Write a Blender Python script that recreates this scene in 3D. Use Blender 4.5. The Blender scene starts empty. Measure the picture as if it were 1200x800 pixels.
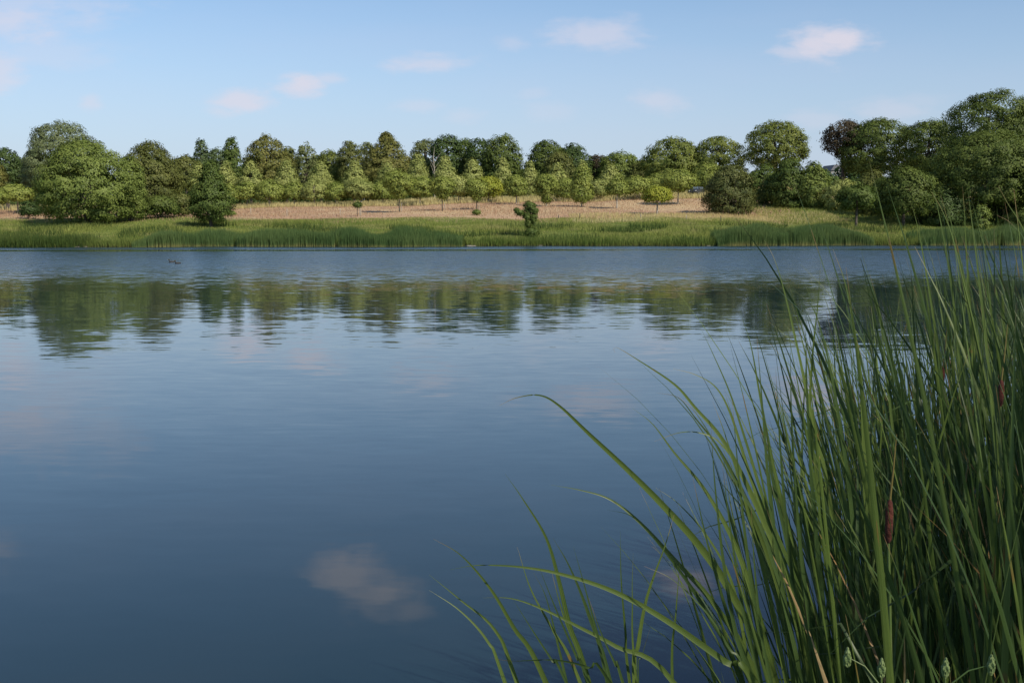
import bpy, bmesh, math, random
import numpy as np
from mathutils import Vector, Matrix
R = math.radians
S = bpy.context.scene
C = S.collection

# ---------------------------------------------------------------- camera
F = 1287.0                       # focal length in pixels of a 1200 px wide frame
H = 2.4                          # eye height above the water
PITCH = math.atan(139.0 / F)
cam_d = bpy.data.cameras.new('camera'); cam = bpy.data.objects.new('camera', cam_d); C.objects.link(cam)
cam_d.sensor_width = 36.0; cam_d.lens = 36.0 * F / 1200.0
cam_d.clip_start = 0.05; cam_d.clip_end = 6000
cam.location = (0, 0, H); cam.rotation_euler = (R(90) - PITCH, 0, 0)
S.camera = cam

# ---------------------------------------------------------------- sky and sun
SUN_AZ, SUN_EL = R(138), R(41)    # azimuth clockwise from +Y: the sun stands behind the camera on the right
S.view_settings.view_transform = 'Standard'; S.view_settings.look = 'None'
S.view_settings.exposure = 0.0; S.view_settings.gamma = 1.0; S.view_settings.use_curve_mapping = False
S.cycles.use_denoising = True
S.cycles.max_bounces = 6; S.cycles.transparent_max_bounces = 4

def ray(px, py):
    f = np.array([0, math.cos(PITCH), -math.sin(PITCH)]); u = np.array([0, math.sin(PITCH), math.cos(PITCH)])
    return f + (px - 600) / F * np.array([1., 0, 0]) + (400 - py) / F * u
def at(px, py, D):
    d = ray(px, py); k = D / d[1]
    return Vector((d[0] * k, D, H + d[2] * k))

W = bpy.data.worlds.new('World'); S.world = W; W.use_nodes = True
nt = W.node_tree; N = nt.nodes; L = nt.links
for n in list(N): N.remove(n)
def nn(t, tree=None, **kw):
    n = (tree or nt).nodes.new(t)
    for k, v in kw.items(): setattr(n, k, v)
    return n
out = nn('ShaderNodeOutputWorld'); bg = nn('ShaderNodeBackground'); bg.inputs['Strength'].default_value = 0.115
sky = nn('ShaderNodeTexSky', sky_type='NISHITA', sun_disc=False, sun_elevation=SUN_EL, sun_rotation=SUN_AZ)
sky.altitude = 60; sky.air_density = 1.0; sky.dust_density = 0.6; sky.ozone_density = 2.0
tc = nn('ShaderNodeTexCoord'); sep = nn('ShaderNodeSeparateXYZ'); L.new(tc.outputs['Generated'], sep.inputs[0])
def wm(op, a, b=None, c=None, tree=None, clamp=False):
    t = tree or nt
    n = t.nodes.new('ShaderNodeMath'); n.operation = op; n.use_clamp = clamp
    for i, v in enumerate((a, b, c)):
        if v is None: continue
        if isinstance(v, (int, float)): n.inputs[i].default_value = v
        else: t.links.new(v, n.inputs[i])
    return n.outputs[0]
ysafe = wm('MAXIMUM', sep.outputs['Y'], 0.02)
cu = wm('DIVIDE', sep.outputs['X'], ysafe); cv = wm('DIVIDE', sep.outputs['Z'], ysafe)
comb = nn('ShaderNodeCombineXYZ'); L.new(cu, comb.inputs[0]); L.new(cv, comb.inputs[1])
front = wm('MULTIPLY', sep.outputs['Y'], 4.0, clamp=True)
cn = nn('ShaderNodeTexNoise'); cn.inputs['Scale'].default_value = 26; cn.inputs['Detail'].default_value = 5; cn.inputs['Roughness'].default_value = 0.62
mpn = nn('ShaderNodeMapping'); mpn.inputs['Scale'].default_value = (0.6, 1.5, 1); L.new(comb.outputs[0], mpn.inputs[0]); L.new(mpn.outputs[0], cn.inputs['Vector'])
cn2 = nn('ShaderNodeTexNoise'); cn2.inputs['Scale'].default_value = 70; cn2.inputs['Detail'].default_value = 3; L.new(mpn.outputs[0], cn2.inputs['Vector'])
# each cumulus puff: direction (px, py as seen from the camera), half size, strength
clouds = [(958, 56, 38, 20, .8), (985, 48, 36, 14, .85), (935, 62, 30, 12, .5), (355, 99, 28, 13, .75), (382, 92, 20, 8, .4), (278, 119, 34, 13, .65), (258, 131, 20, 9, .35),
          (500, 74, 42, 11, .5), (695, 40, 54, 17, .5), (735, 36, 24, 9, .25), (770, 117, 30, 14, .35), (20, 25, 60, 24, .55), (0, 85, 30, 24, .5),
          (105, 120, 16, 10, .4), (600, 50, 20, 9, .25), (490, 125, 30, 9, .25), (545, 135, 26, 9, .2), (625, 110, 18, 7, .15), (640, 130, 30, 12, .15),
          (1040, 128, 50, 12, .28), (960, 140, 40, 12, .22), (60, 60, 90, 18, .2), (1080, 118, 30, 10, .15),
          (395, -175, 45, 26, .75), (440, -205, 48, 26, .8), (470, -228, 26, 18, .45), (815, -190, 34, 22, .7), (20, 10, 110, 40, .35), (-120, -150, 80, 30, .7), (1400, -100, 90, 34, .8), (1080, -330, 70, 30, .7), (100, -420, 90, 40, .7)]
tot = None
warp = wm('MULTIPLY_ADD', cn.outputs['Fac'], 2.6, -1.3)
warp2 = wm('MULTIPLY_ADD', cn2.outputs['Fac'], 1.1, -0.55)
wsum = wm('ADD', warp, warp2)
for (px, py, su, sv, st) in clouds:
    d = ray(px, py); a0, b0 = d[0] / d[1], d[2] / d[1]
    sb = nn('ShaderNodeVectorMath', operation='SUBTRACT'); L.new(comb.outputs[0], sb.inputs[0]); sb.inputs[1].default_value = (a0, b0, 0)
    ml = nn('ShaderNodeVectorMath', operation='MULTIPLY'); L.new(sb.outputs[0], ml.inputs[0]); ml.inputs[1].default_value = (F / su, F / sv, 0)
    ln = nn('ShaderNodeVectorMath', operation='LENGTH'); L.new(ml.outputs[0], ln.inputs[0])
    s = wm('ADD', ln.outputs['Value'], wsum)
    mr = nn('ShaderNodeMapRange', interpolation_type='SMOOTHSTEP'); L.new(s, mr.inputs[0])
    for i, v in ((1, 1.45), (2, 0.1), (3, 0.0), (4, st)): mr.inputs[i].default_value = v
    tot = mr.outputs[0] if tot is None else wm('MAXIMUM', tot, mr.outputs[0])
veil = nn('ShaderNodeTexNoise'); veil.inputs['Scale'].default_value = 6; veil.inputs['Detail'].default_value = 5
mpv = nn('ShaderNodeMapping'); mpv.inputs['Scale'].default_value = (0.7, 0.7, 3.0); L.new(tc.outputs['Generated'], mpv.inputs[0]); L.new(mpv.outputs[0], veil.inputs['Vector'])
vr = nn('ShaderNodeMapRange', interpolation_type='SMOOTHSTEP'); L.new(veil.outputs['Fac'], vr.inputs[0])
for i, v in ((1, .35), (2, .8), (3, 0.0), (4, .10)): vr.inputs[i].default_value = v
# thin even haze low over the whole horizon
hz = nn('ShaderNodeMapRange', interpolation_type='SMOOTHSTEP'); L.new(sep.outputs['Z'], hz.inputs[0])
for i, v in ((1, .24), (2, -.05), (3, 0.0), (4, .88)): hz.inputs[i].default_value = v
mx0 = nn('ShaderNodeMix', data_type='RGBA'); L.new(hz.outputs[0], mx0.inputs['Factor']); tn_ = nn('ShaderNodeVectorMath', operation='MULTIPLY'); L.new(sky.outputs[0], tn_.inputs[0]); tn_.inputs[1].default_value = (1.02, 1.09, 1.16); L.new(tn_.outputs[0], mx0.inputs['A']); mx0.inputs['B'].default_value = (4.15, 4.8, 6.45, 1)
mx1 = nn('ShaderNodeMix', data_type='RGBA'); L.new(vr.outputs[0], mx1.inputs['Factor']); L.new(mx0.outputs['Result'], mx1.inputs['A']); mx1.inputs['B'].default_value = (5.4, 5.3, 6.7, 1)
cf = wm('MULTIPLY', tot, front)
mx2 = nn('ShaderNodeMix', data_type='RGBA'); L.new(cf, mx2.inputs['Factor']); L.new(mx1.outputs['Result'], mx2.inputs['A']); mx2.inputs['B'].default_value = (6.5, 6.15, 6.9, 1)
L.new(mx2.outputs['Result'], bg.inputs['Color']); L.new(bg.outputs[0], out.inputs[0])

sd = bpy.data.lights.new('sun', 'SUN'); sun = bpy.data.objects.new('sun', sd); C.objects.link(sun)
sd.energy = 4.7; sd.angle = R(0.53); sd.color = (1.0, 0.91, 0.74)
sdir = Vector((math.sin(SUN_AZ) * math.cos(SUN_EL), math.cos(SUN_AZ) * math.cos(SUN_EL), math.sin(SUN_EL)))
sun.rotation_euler = sdir.to_track_quat('Z', 'Y').to_euler(); sun.location = (30, -30, 40)

# ---------------------------------------------------------------- helpers
def tag(o, label=None, cat=None, group=None, kind=None):
    if label: o['label'] = label
    if cat: o['category'] = cat
    if group: o['group'] = group
    if kind: o['kind'] = kind
    return o
def link(name, me, parent=None, loc=None):
    o = bpy.data.objects.new(name, me); C.objects.link(o)
    if parent is not None: o.parent = parent
    if loc is not None: o.location = loc
    return o
def empty(name, loc=(0, 0, 0), rz=0):
    o = bpy.data.objects.new(name, None); C.objects.link(o); o.location = loc; o.rotation_euler = (0, 0, rz); o.empty_display_size = .2
    return o
def npmesh(name, verts, faces_flat, nside, mat, attrs=None, smooth=False):
    """verts (n,3) array, faces_flat (m,nside) int array"""
    me = bpy.data.meshes.new(name)
    verts = np.ascontiguousarray(verts, dtype=np.float32); fa = np.ascontiguousarray(faces_flat, dtype=np.int32)
    m = len(fa)
    me.vertices.add(len(verts)); me.vertices.foreach_set('co', verts.ravel())
    me.loops.add(m * nside); me.loops.foreach_set('vertex_index', fa.ravel())
    me.polygons.add(m); me.polygons.foreach_set('loop_start', np.arange(0, m * nside, nside, dtype=np.int32))
    me.polygons.foreach_set('loop_total', np.full(m, nside, dtype=np.int32))
    if smooth: me.polygons.foreach_set('use_smooth', np.ones(m, dtype=bool))
    for k, v in (attrs or {}).items():
        a = me.attributes.new(k, 'FLOAT', 'POINT'); a.data.foreach_set('value', np.ascontiguousarray(v, dtype=np.float32))
    me.materials.append(mat); me.update(calc_edges=True)
    return me

def newmat(name):
    m = bpy.data.materials.new(name); m.use_nodes = True
    t = m.node_tree
    for n in list(t.nodes): t.nodes.remove(n)
    o = t.nodes.new('ShaderNodeOutputMaterial')
    return m, t, o
def mixc(t, f, a, b):
    n = t.nodes.new('ShaderNodeMix'); n.data_type = 'RGBA'
    for s, v in (('Factor', f), ('A', a), ('B', b)):
        if isinstance(v, (int, float)): n.inputs[s].default_value = v
        elif isinstance(v, tuple): n.inputs[s].default_value = (*v, 1)
        else: t.links.new(v, n.inputs[s])
    return n.outputs['Result']
def ramp(t, v, a, b, lo=0., hi=1., smooth=True):
    n = t.nodes.new('ShaderNodeMapRange'); n.interpolation_type = 'SMOOTHSTEP' if smooth else 'LINEAR'
    t.links.new(v, n.inputs[0])
    for i, x in ((1, a), (2, b), (3, lo), (4, hi)): n.inputs[i].default_value = x
    return n.outputs[0]
def noise(t, scale, detail=3, rough=.5, vec=None, mscale=None, obj=True):
    n = t.nodes.new('ShaderNodeTexNoise'); n.inputs['Scale'].default_value = scale; n.inputs['Detail'].default_value = detail; n.inputs['Roughness'].default_value = rough
    if vec is None:
        g = t.nodes.new('ShaderNodeNewGeometry'); vec = g.outputs['Position']
    if mscale:
        m = t.nodes.new('ShaderNodeMapping'); m.inputs['Scale'].default_value = mscale; t.links.new(vec, m.inputs[0]); vec = m.outputs[0]
    t.links.new(vec, n.inputs['Vector'])
    return n
def attr(t, name):
    a = t.nodes.new('ShaderNodeAttribute'); a.attribute_name = name; return a.outputs['Fac']

def leafy(name, A, B, trans=.20, gloss=.012, nscale=.5):
    """foliage: colour runs from A to B by leaf and by spray"""
    m, t, o = newmat(name)
    A = (A[0] * 1.04, A[1] * 1.02, A[2] * .86); B = (B[0] * 1.14, B[1] * 1.13, B[2] * .95)
    n = noise(t, nscale, 3)
    f = wm('ADD', wm('MULTIPLY', attr(t, 'tint'), .65, tree=t), ramp(t, n.outputs['Fac'], .3, .7, 0, .45), tree=t, clamp=True)
    col = mixc(t, f, A, B)
    d = t.nodes.new('ShaderNodeBsdfDiffuse'); t.links.new(col, d.inputs['Color'])
    tr = t.nodes.new('ShaderNodeBsdfTranslucent'); t.links.new(mixc(t, .35, col, (B[0] * 1.2, B[1] * 1.25, B[2] * .5)), tr.inputs['Color'])
    ms = t.nodes.new('ShaderNodeMixShader'); ms.inputs[0].default_value = trans; t.links.new(d.outputs[0], ms.inputs[1]); t.links.new(tr.outputs[0], ms.inputs[2])
    g = t.nodes.new('ShaderNodeBsdfGlossy'); g.inputs['Roughness'].default_value = .5; g.inputs['Color'].default_value = (.8, .8, .8, 1)
    m2 = t.nodes.new('ShaderNodeMixShader'); m2.inputs[0].default_value = gloss; t.links.new(ms.outputs[0], m2.inputs[1]); t.links.new(g.outputs[0], m2.inputs[2])
    t.links.new(m2.outputs[0], o.inputs[0])
    return m
def plain(name, col, rough=.8, col2=None, nscale=8, metal=0, mscale=None, bump=0):
    m, t, o = newmat(name)
    p = t.nodes.new('ShaderNodeBsdfPrincipled'); p.inputs['Roughness'].default_value = rough; p.inputs['Metallic'].default_value = metal
    tcn = t.nodes.new('ShaderNodeTexCoord')
    n = noise(t, nscale, 4, .6, vec=tcn.outputs['Object'], mscale=mscale)
    c2 = col2 or tuple(c * .65 for c in col)
    t.links.new(mixc(t, ramp(t, n.outputs['Fac'], .35, .65), col, c2), p.inputs['Base Color'])
    if bump:
        b = t.nodes.new('ShaderNodeBump'); b.inputs['Strength'].default_value = bump; b.inputs['Distance'].default_value = .02
        t.links.new(n.outputs['Fac'], b.inputs['Height']); t.links.new(b.outputs[0], p.inputs['Normal'])
    t.links.new(p.outputs[0], o.inputs[0])
    return m

M = {}
M['willow'] = leafy('willow_foliage', (.085, .125, .032), (.19, .235, .07))
M['silver'] = leafy('silver_willow_foliage', (.085, .12, .06), (.18, .21, .12))
M['olive'] = leafy('olive_foliage', (.07, .09, .028), (.15, .16, .055))
M['alder'] = leafy('alder_foliage', (.050, .085, .024), (.115, .155, .045))
M['linden'] = leafy('linden_foliage', (.15, .19, .06), (.345, .37, .145))
M['orchard'] = leafy('orchard_foliage', (.115, .16, .038), (.26, .295, .085))
M['yellow'] = leafy('yellow_green_foliage', (.16, .21, .03), (.32, .33, .06))
M['oak'] = leafy('dark_oak_foliage', (.035, .065, .024), (.085, .125, .045))
M['chestnut'] = leafy('chestnut_foliage', (.075, .095, .028), (.20, .19, .065))
M['maple'] = leafy('maple_foliage', (.07, .105, .028), (.19, .215, .06))
M['birch'] = leafy('birch_foliage', (.085, .11, .04), (.17, .19, .085))
M['copper'] = leafy('copper_beech_foliage', (.032, .028, .022), (.080, .062, .042))
M['shadeoak'] = leafy('deep_green_foliage', (.040, .068, .02), (.125, .16, .045))
M['poplar'] = leafy('poplar_foliage', (.05, .08, .04), (.11, .15, .07))
M['seedy'] = leafy('seeding_shrub_foliage', (.045, .07, .028), (.14, .15, .06))
M['bark'] = plain('bark', (.11, .09, .07), .9, (.05, .042, .035), 6, mscale=(1, 1, .2), bump=.5)
M['palebark'] = plain('pale_bark', (.42, .38, .32), .85, (.25, .22, .18), 8, mscale=(1, 1, .3))
M['wood'] = plain('weathered_wood', (.45, .40, .33), .85, (.28, .24, .19), 10, mscale=(1, 1, .1))

# ---------------------------------------------------------------- terrain
def sstep(a, b, x):
    t = np.clip((x - a) / (b - a), 0, 1); return t * t * (3 - 2 * t)
def shore(x):
    return 113.5 + .10 * np.clip(x, -90, 90) + .9 * np.sin(x * .21 + 1) + .5 * np.sin(x * .57 + .3) + 1.3 * np.exp(-((x + 30) / 7.) ** 2)
def shore_near(x):
    return 1.7 + 1.2 * sstep(1.5, 3.5, x) - 1.5 * sstep(0, -12, x) + .15 * np.sin(x * 2.1)
def tz(x, y):
    x = np.asarray(x, float); y = np.asarray(y, float)
    d = y - shore(x)
    land = np.interp(d, [0, 2, 8, 20, 37], [0, .2, .55, 1.6, 3.0])
    k = .067 + .030 * np.clip(x / 50, -1.1, 1.1)
    land = land + np.where(d > 37, (np.minimum(d, 95) - 37) * k, 0) + np.where(d > 95, (np.minimum(d, 300) - 95) * .022, 0)
    land = land + np.where(d > 5, .10 * np.sin(x * .18 + y * .11) + .06 * np.sin(x * .43 - y * .3), 0) * sstep(4, 20, d)
    dn = shore_near(x) - y
    near = np.interp(dn, [0, 1.0, 3, 60], [0, .45, .85, 2.5])
    ex = np.abs(x) - 170
    side = np.interp(ex, [0, 3, 40], [0, .6, 3])
    bed = -np.minimum(1.6, np.minimum(.22 * np.maximum(-d, 0), np.minimum(.16 * np.maximum(-dn, 0), .2 * np.maximum(-ex, 0)))) - .02
    z = np.where(d > 0, land, np.where(dn > 0, near, np.where(ex > 0, side, bed)))
    return z
xs = np.unique(np.concatenate([np.linspace(-1500, -200, 14), np.linspace(-200, -90, 45), np.linspace(-90, 90, 101), np.linspace(90, 200, 45), np.linspace(200, 1500, 14), np.linspace(-4, 6, 21)]))
ys = np.unique(np.concatenate([np.linspace(-300, -20, 12), np.linspace(-20, 8, 50), np.linspace(8, 98, 46), np.linspace(98, 130, 56), np.linspace(130, 215, 60), np.linspace(215, 420, 40), np.linspace(420, 2600, 16)]))
X, Y = np.meshgrid(xs, ys); Z = tz(X, Y)
nx, ny = len(xs), len(ys)
V = np.stack([X.ravel(), Y.ravel(), Z.ravel()], 1)
ii = (np.arange(ny - 1)[:, None] * nx + np.arange(nx - 1)[None, :]).ravel()
Fq = np.stack([ii, ii + 1, ii + nx + 1, ii + nx], 1)
m, t, o = newmat('ground')
geo = t.nodes.new('ShaderNodeNewGeometry'); sp = t.nodes.new('ShaderNodeSeparateXYZ'); t.links.new(geo.outputs['Position'], sp.inputs[0])
n1 = noise(t, .06, 4); n2 = noise(t, .9, 4, .6); n3 = noise(t, .03, 4, mscale=(1, 2.5, 1))
yy = wm('ADD', sp.outputs['Y'], wm('MULTIPLY_ADD', n1.outputs['Fac'], 14., -7., tree=t), tree=t)
yy = wm('ADD', yy, wm('MULTIPLY', sp.outputs['X'], -.03, tree=t), tree=t)
yy = wm('SUBTRACT', yy, ramp(t, sp.outputs['X'], 36, 50, 0, 42), tree=t)
green = mixc(t, ramp(t, n2.outputs['Fac'], .35, .65), (.085, .13, .03), (.15, .19, .05))
dry = mixc(t, ramp(t, n2.outputs['Fac'], .3, .7), (.38, .245, .165), (.43, .30, .195))
dry = mixc(t, ramp(t, n3.outputs['Fac'], .40, .60, 0, .8), dry, (.48, .37, .215))
colr = mixc(t, ramp(t, yy, 144, 151), green, dry)
colr = mixc(t, ramp(t, yy, 196, 206), colr, (.30, .29, .12))
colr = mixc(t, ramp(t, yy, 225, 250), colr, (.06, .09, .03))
wet = ramp(t, sp.outputs['Z'], -.05, .25)
colr = mixc(t, wet, (.06, .045, .03), colr)
p = t.nodes.new('ShaderNodeBsdfPrincipled'); p.inputs['Roughness'].default_value = .95; p.inputs['Specular IOR Level'].default_value = .1
t.links.new(colr, p.inputs['Base Color'])
bp = t.nodes.new('ShaderNodeBump'); bp.inputs['Distance'].default_value = .15; t.links.new(n2.outputs['Fac'], bp.inputs['Height']); t.links.new(bp.outputs[0], p.inputs['Normal'])
t.links.new(p.outputs[0], o.inputs[0])
g = link('ground', npmesh('ground', V, Fq, 4, m, smooth=True)); tag(g, 'gently rising grassy ground around the lake', kind='structure')

# ---------------------------------------------------------------- water
m, t, o = newmat('water')
geo = t.nodes.new('ShaderNodeNewGeometry'); sp = t.nodes.new('ShaderNodeSeparateXYZ'); t.links.new(geo.outputs['Position'], sp.inputs[0])
nA = noise(t, 1.0, 2, .5, mscale=(1.0, 3.6, 1)); nB = noise(t, 1.0, 3, .55, mscale=(2.2, 7.0, 1)); nC = noise(t, 1.0, 2, .5, mscale=(.2, .8, 1))
patch = noise(t, 1.0, 3, .5, mscale=(.018, .05, 1))
yw = wm('ADD', sp.outputs['Y'], wm('MULTIPLY_ADD', patch.outputs['Fac'], 12., -6., tree=t), tree=t)
windy = ramp(t, yw, 36, 66)                       # breeze ruffles the open water towards the far bank
calm = ramp(t, yw, 3, 24, .25, 1.0)
sl = noise(t, 1.0, 2, .5, mscale=(.02, .0, 1))
ys_ = wm('ADD', sp.outputs['Y'], wm('MULTIPLY', sp.outputs['X'], -.06, tree=t), tree=t)
slick = wm('MULTIPLY', ramp(t, ys_, 93.5, 95.5), ramp(t, ys_, 101.5, 98.5), tree=t)
slick = wm('MULTIPLY', slick, ramp(t, sl.outputs['Fac'], .36, .50), tree=t)
keep = wm('SUBTRACT', 1.0, wm('MULTIPLY', slick, .93, tree=t), tree=t)
def vec3(c, amp):
    s = t.nodes.new('ShaderNodeVectorMath'); s.operation = 'SUBTRACT'; t.links.new(c, s.inputs[0]); s.inputs[1].default_value = (.5, .5, .5)
    q = t.nodes.new('ShaderNodeVectorMath'); q.operation = 'SCALE'; t.links.new(s.outputs[0], q.inputs[0])
    if isinstance(amp, (int, float)): q.inputs['Scale'].default_value = amp
    else: t.links.new(amp, q.inputs['Scale'])
    return q.outputs[0]
ampA = wm('MULTIPLY', wm('ADD', wm('MULTIPLY', windy, .75, tree=t), wm('MULTIPLY', calm, .026, tree=t), tree=t), keep, tree=t)
ampB = wm('MULTIPLY', wm('ADD', wm('MULTIPLY', windy, 1.1, tree=t), wm('MULTIPLY', calm, .046, tree=t), tree=t), keep, tree=t)
ampC = wm('MULTIPLY', wm('MULTIPLY', calm, .018, tree=t), keep, tree=t)
def vadd(a, b):
    s = t.nodes.new('ShaderNodeVectorMath'); s.operation = 'ADD'; t.links.new(a, s.inputs[0])
    if isinstance(b, tuple): s.inputs[1].default_value = b
    else: t.links.new(b, s.inputs[1])
    return s.outputs[0]
vv = vadd(vadd(vec3(nA.outputs['Color'], ampA), vec3(nB.outputs['Color'], ampB)), vec3(nC.outputs['Color'], ampC))
fl = t.nodes.new('ShaderNodeVectorMath'); fl.operation = 'MULTIPLY'; t.links.new(vv, fl.inputs[0]); fl.inputs[1].default_value = (.45, 1, 0)
nm = t.nodes.new('ShaderNodeVectorMath'); nm.operation = 'NORMALIZE'; t.links.new(vadd(fl.outputs[0], (0, 0, 1)), nm.inputs[0])
p = t.nodes.new('ShaderNodeBsdfPrincipled'); p.inputs['Base Color'].default_value = (.012, .030, .041, 1); p.inputs['Roughness'].default_value = .03; p.inputs['IOR'].default_value = 1.36
t.links.new(nm.outputs[0], p.inputs['Normal']); t.links.new(wm('MULTIPLY_ADD', wm('MULTIPLY', windy, keep, tree=t), .20, .03, tree=t), p.inputs['Roughness']); t.links.new(p.outputs[0], o.inputs[0])
wv = np.array([[-175, -14, 0], [175, -14, 0], [175, 132, 0], [-175, 132, 0]], float)
w = link('lake_water', npmesh('lake_water', wv, np.array([[0, 1, 2, 3]]), 4, m)); tag(w, 'calm blue lake water with wind ripples towards the far bank', kind='structure')

# ---------------------------------------------------------------- grass and reeds (uncountable ground cover)
def blades(name, x, y, h, wd, mat, rng, lean=.18, tint=None, label=None, cat='grass', z0=None, quad=False):
    n = len(x); z = tz(x, y) if z0 is None else np.full(n, z0)
    z = z - .03
    yaw = rng.uniform(-1.1, 1.1, n); ca, sa = np.cos(yaw) * wd / 2, np.sin(yaw) * wd / 2
    lx = rng.normal(-.03, lean, n) * h; ly = rng.normal(0, lean, n) * h
    P0 = np.stack([x - ca, y - sa, z], 1); P1 = np.stack([x + ca, y + sa, z], 1); P2 = np.stack([x + lx, y + ly, z + h], 1)
    V = np.empty((n * 3, 3)); V[0::3] = P0; V[1::3] = P1; V[2::3] = P2
    T = np.tile([0, 0, 1.], n); tn = np.repeat(rng.random(n) if tint is None else tint, 3)
    me = npmesh(name, V, np.arange(n * 3).reshape(n, 3), 3, mat, {'t': T, 'tint': tn})
    o = link(name, me)
    return tag(o, label, cat, kind='stuff')
def grassmat(name, A, B, base, hi=None):
    m, t, o = newmat(name)
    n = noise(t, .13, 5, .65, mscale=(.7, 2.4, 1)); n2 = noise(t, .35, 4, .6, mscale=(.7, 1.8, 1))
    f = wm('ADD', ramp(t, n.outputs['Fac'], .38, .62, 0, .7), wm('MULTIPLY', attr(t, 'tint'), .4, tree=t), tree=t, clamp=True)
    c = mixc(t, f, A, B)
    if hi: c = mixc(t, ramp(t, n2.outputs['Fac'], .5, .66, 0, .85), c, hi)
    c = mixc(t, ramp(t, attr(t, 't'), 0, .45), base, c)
    d = t.nodes.new('ShaderNodeBsdfDiffuse'); t.links.new(c, d.inputs[0]); tr = t.nodes.new('ShaderNodeBsdfTranslucent'); t.links.new(c, tr.inputs[0])
    ms = t.nodes.new('ShaderNodeMixShader'); ms.inputs[0].default_value = .3; t.links.new(d.outputs[0], ms.inputs[1]); t.links.new(tr.outputs[0], ms.inputs[2]); t.links.new(ms.outputs[0], o.inputs[0])
    return m
rng = np.random.default_rng(5)
def vnoise(x, y, s, seed=0):
    """cheap smooth value noise used for density and height patches"""
    r = np.random.default_rng(seed); v = np.zeros_like(x)
    for k in range(7):
        a = r.uniform(0, 6.28); f_ = s * r.uniform(.6, 1.8); v = v + np.sin((x * math.cos(a) + y * math.sin(a)) * f_ + r.uniform(0, 6.28))
    return np.clip(.5 + v / 7, 0, 1)
# lush bank grass
n = 260000
x = rng.uniform(-86, 86, n); d = 37 * rng.random(n) ** 1.05 + .1; y = shore(x) + d
hh = (.22 + .62 * vnoise(x, y, .35, 1) ** 1.5) * rng.uniform(.6, 1.25, n) * np.interp(d, [0, 3, 28, 37], [.6, .8, .7, .4])
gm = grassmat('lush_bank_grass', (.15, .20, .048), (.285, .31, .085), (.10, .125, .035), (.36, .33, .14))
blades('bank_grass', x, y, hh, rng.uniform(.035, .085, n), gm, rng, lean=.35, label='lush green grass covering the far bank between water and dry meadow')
n = 24000; x = rng.uniform(36, 75, n); y = shore(x) + rng.uniform(28, 62, n)
blades('bank_grass', x, y, rng.uniform(.2, .6, n), rng.uniform(.04, .1, n), gm, rng, lean=.35, label='green grass on the shaded slope under the right-hand trees')
# dark herb clumps of the bank (nettles, rushes)
n = 42000; x = rng.uniform(-86, 86, n); y = shore(x) + 24 * rng.random(n) + .3; k = vnoise(x, y, .5, 8) > .66; x, y = x[k], y[k]; n = len(x)
blades('bank_herbs', x, y, rng.uniform(.5, 1.0, n), rng.uniform(.06, .12, n), grassmat('dark_bank_herbs', (.05, .09, .025), (.10, .13, .04), (.04, .06, .02)), rng, label='darker green herbs growing in patches through the bank grass', cat='herbs')
# water's edge fringe
n = 26000; x = rng.uniform(-86, 86, n); y = shore(x) + rng.uniform(-.5, 1.2, n)
blades('edge_sedge', x, y, rng.uniform(.5, 1.2, n), rng.uniform(.05, .1, n), grassmat('edge_sedge', (.08, .13, .03), (.15, .19, .05), (.14, .12, .05)), rng, label='short sedge fringing the far waterline', cat='sedge')
# dry meadow
n = 110000; x = rng.uniform(-100, 112, n); y = shore(x) + rng.uniform(29, 100, n)
dm = grassmat('dry_meadow_grass', (.42, .275, .185), (.46, .315, .21), (.40, .26, .175), (.48, .36, .22))

keepm = rng.random(n) < np.interp(y - shore(x), [29, 36, 44], [.12, .7, 1]); keepm &= rng.random(n) < np.interp(x, [36, 46], [1, .04]); x, y = x[keepm], y[keepm]; n = len(x)
blades('meadow_grass', x, y, rng.uniform(.12, .38, n) * (.6 + .8 * vnoise(x, y, .2, 3)), rng.uniform(.05, .12, n), dm, rng, label='dry pinkish brown meadow grass on the slope under the young trees')
n = 34000; x = rng.uniform(-100, 112, n); y = shore(x) + rng.uniform(78, 97, n)
blades('straw_grass', x, y, rng.uniform(.5, 1.0, n), rng.uniform(.08, .16, n), grassmat('straw_grass', (.42, .36, .15), (.56, .49, .25), (.35, .3, .14)), rng, label='tall pale straw coloured grass at the top edge of the meadow')
n = 9000; x = rng.uniform(8, 46, n); y = shore(x) + rng.uniform(30, 44, n)
blades('straw_grass', x, y, rng.uniform(.25, .6, n), rng.uniform(.04, .09, n), bpy.data.materials['straw_grass'], rng, label='straw coloured grass in front of the dark shrub on the meadow')

reedm = grassmat('far_reeds', (.065, .12, .042), (.12, .175, .062), (.34, .30, .12))
def reedbed(x0, x1, depth, hh_, n, label):
    px = rng.uniform(x0, x1, n); D = 114 + rng.uniform(-1.2, depth, n)
    x = (px - 600) / F * 118; y = shore(x) + D - 114
    edge = np.minimum(sstep(x0, x0 + 22, px), sstep(x1, x1 - 22, px))
    hgt = hh_ * rng.uniform(.82, 1.1, n) * (.7 + .3 * edge) * (.72 + .5 * vnoise(x, y, .8, 4))
    gap = vnoise(x, y * .3, 2.6, 9) < .72 + .3 * rng.random(n)
    x, y, hgt = x[gap], y[gap], hgt[gap]
    blades('reed_bed', x, y, hgt, rng.uniform(.035, .08, len(x)), reedm, rng, lean=.05, label=label, cat='reeds')
reedbed(192, 545, 3.2, 1.6, 30000, 'long low bed of green reeds along the far waterline left of centre')
reedbed(832, 1018, 3.6, 1.85, 24000, 'dark green reed bed on the far waterline right of the round shrub')
reedbed(1070, 1260, 4, 1.8, 16000, 'reed bed on the far waterline at the right behind the near cattails')
n = 5000; x = rng.uniform(-57, -42, n); y = shore(x) + rng.uniform(-.6, 2.2, n)
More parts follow.
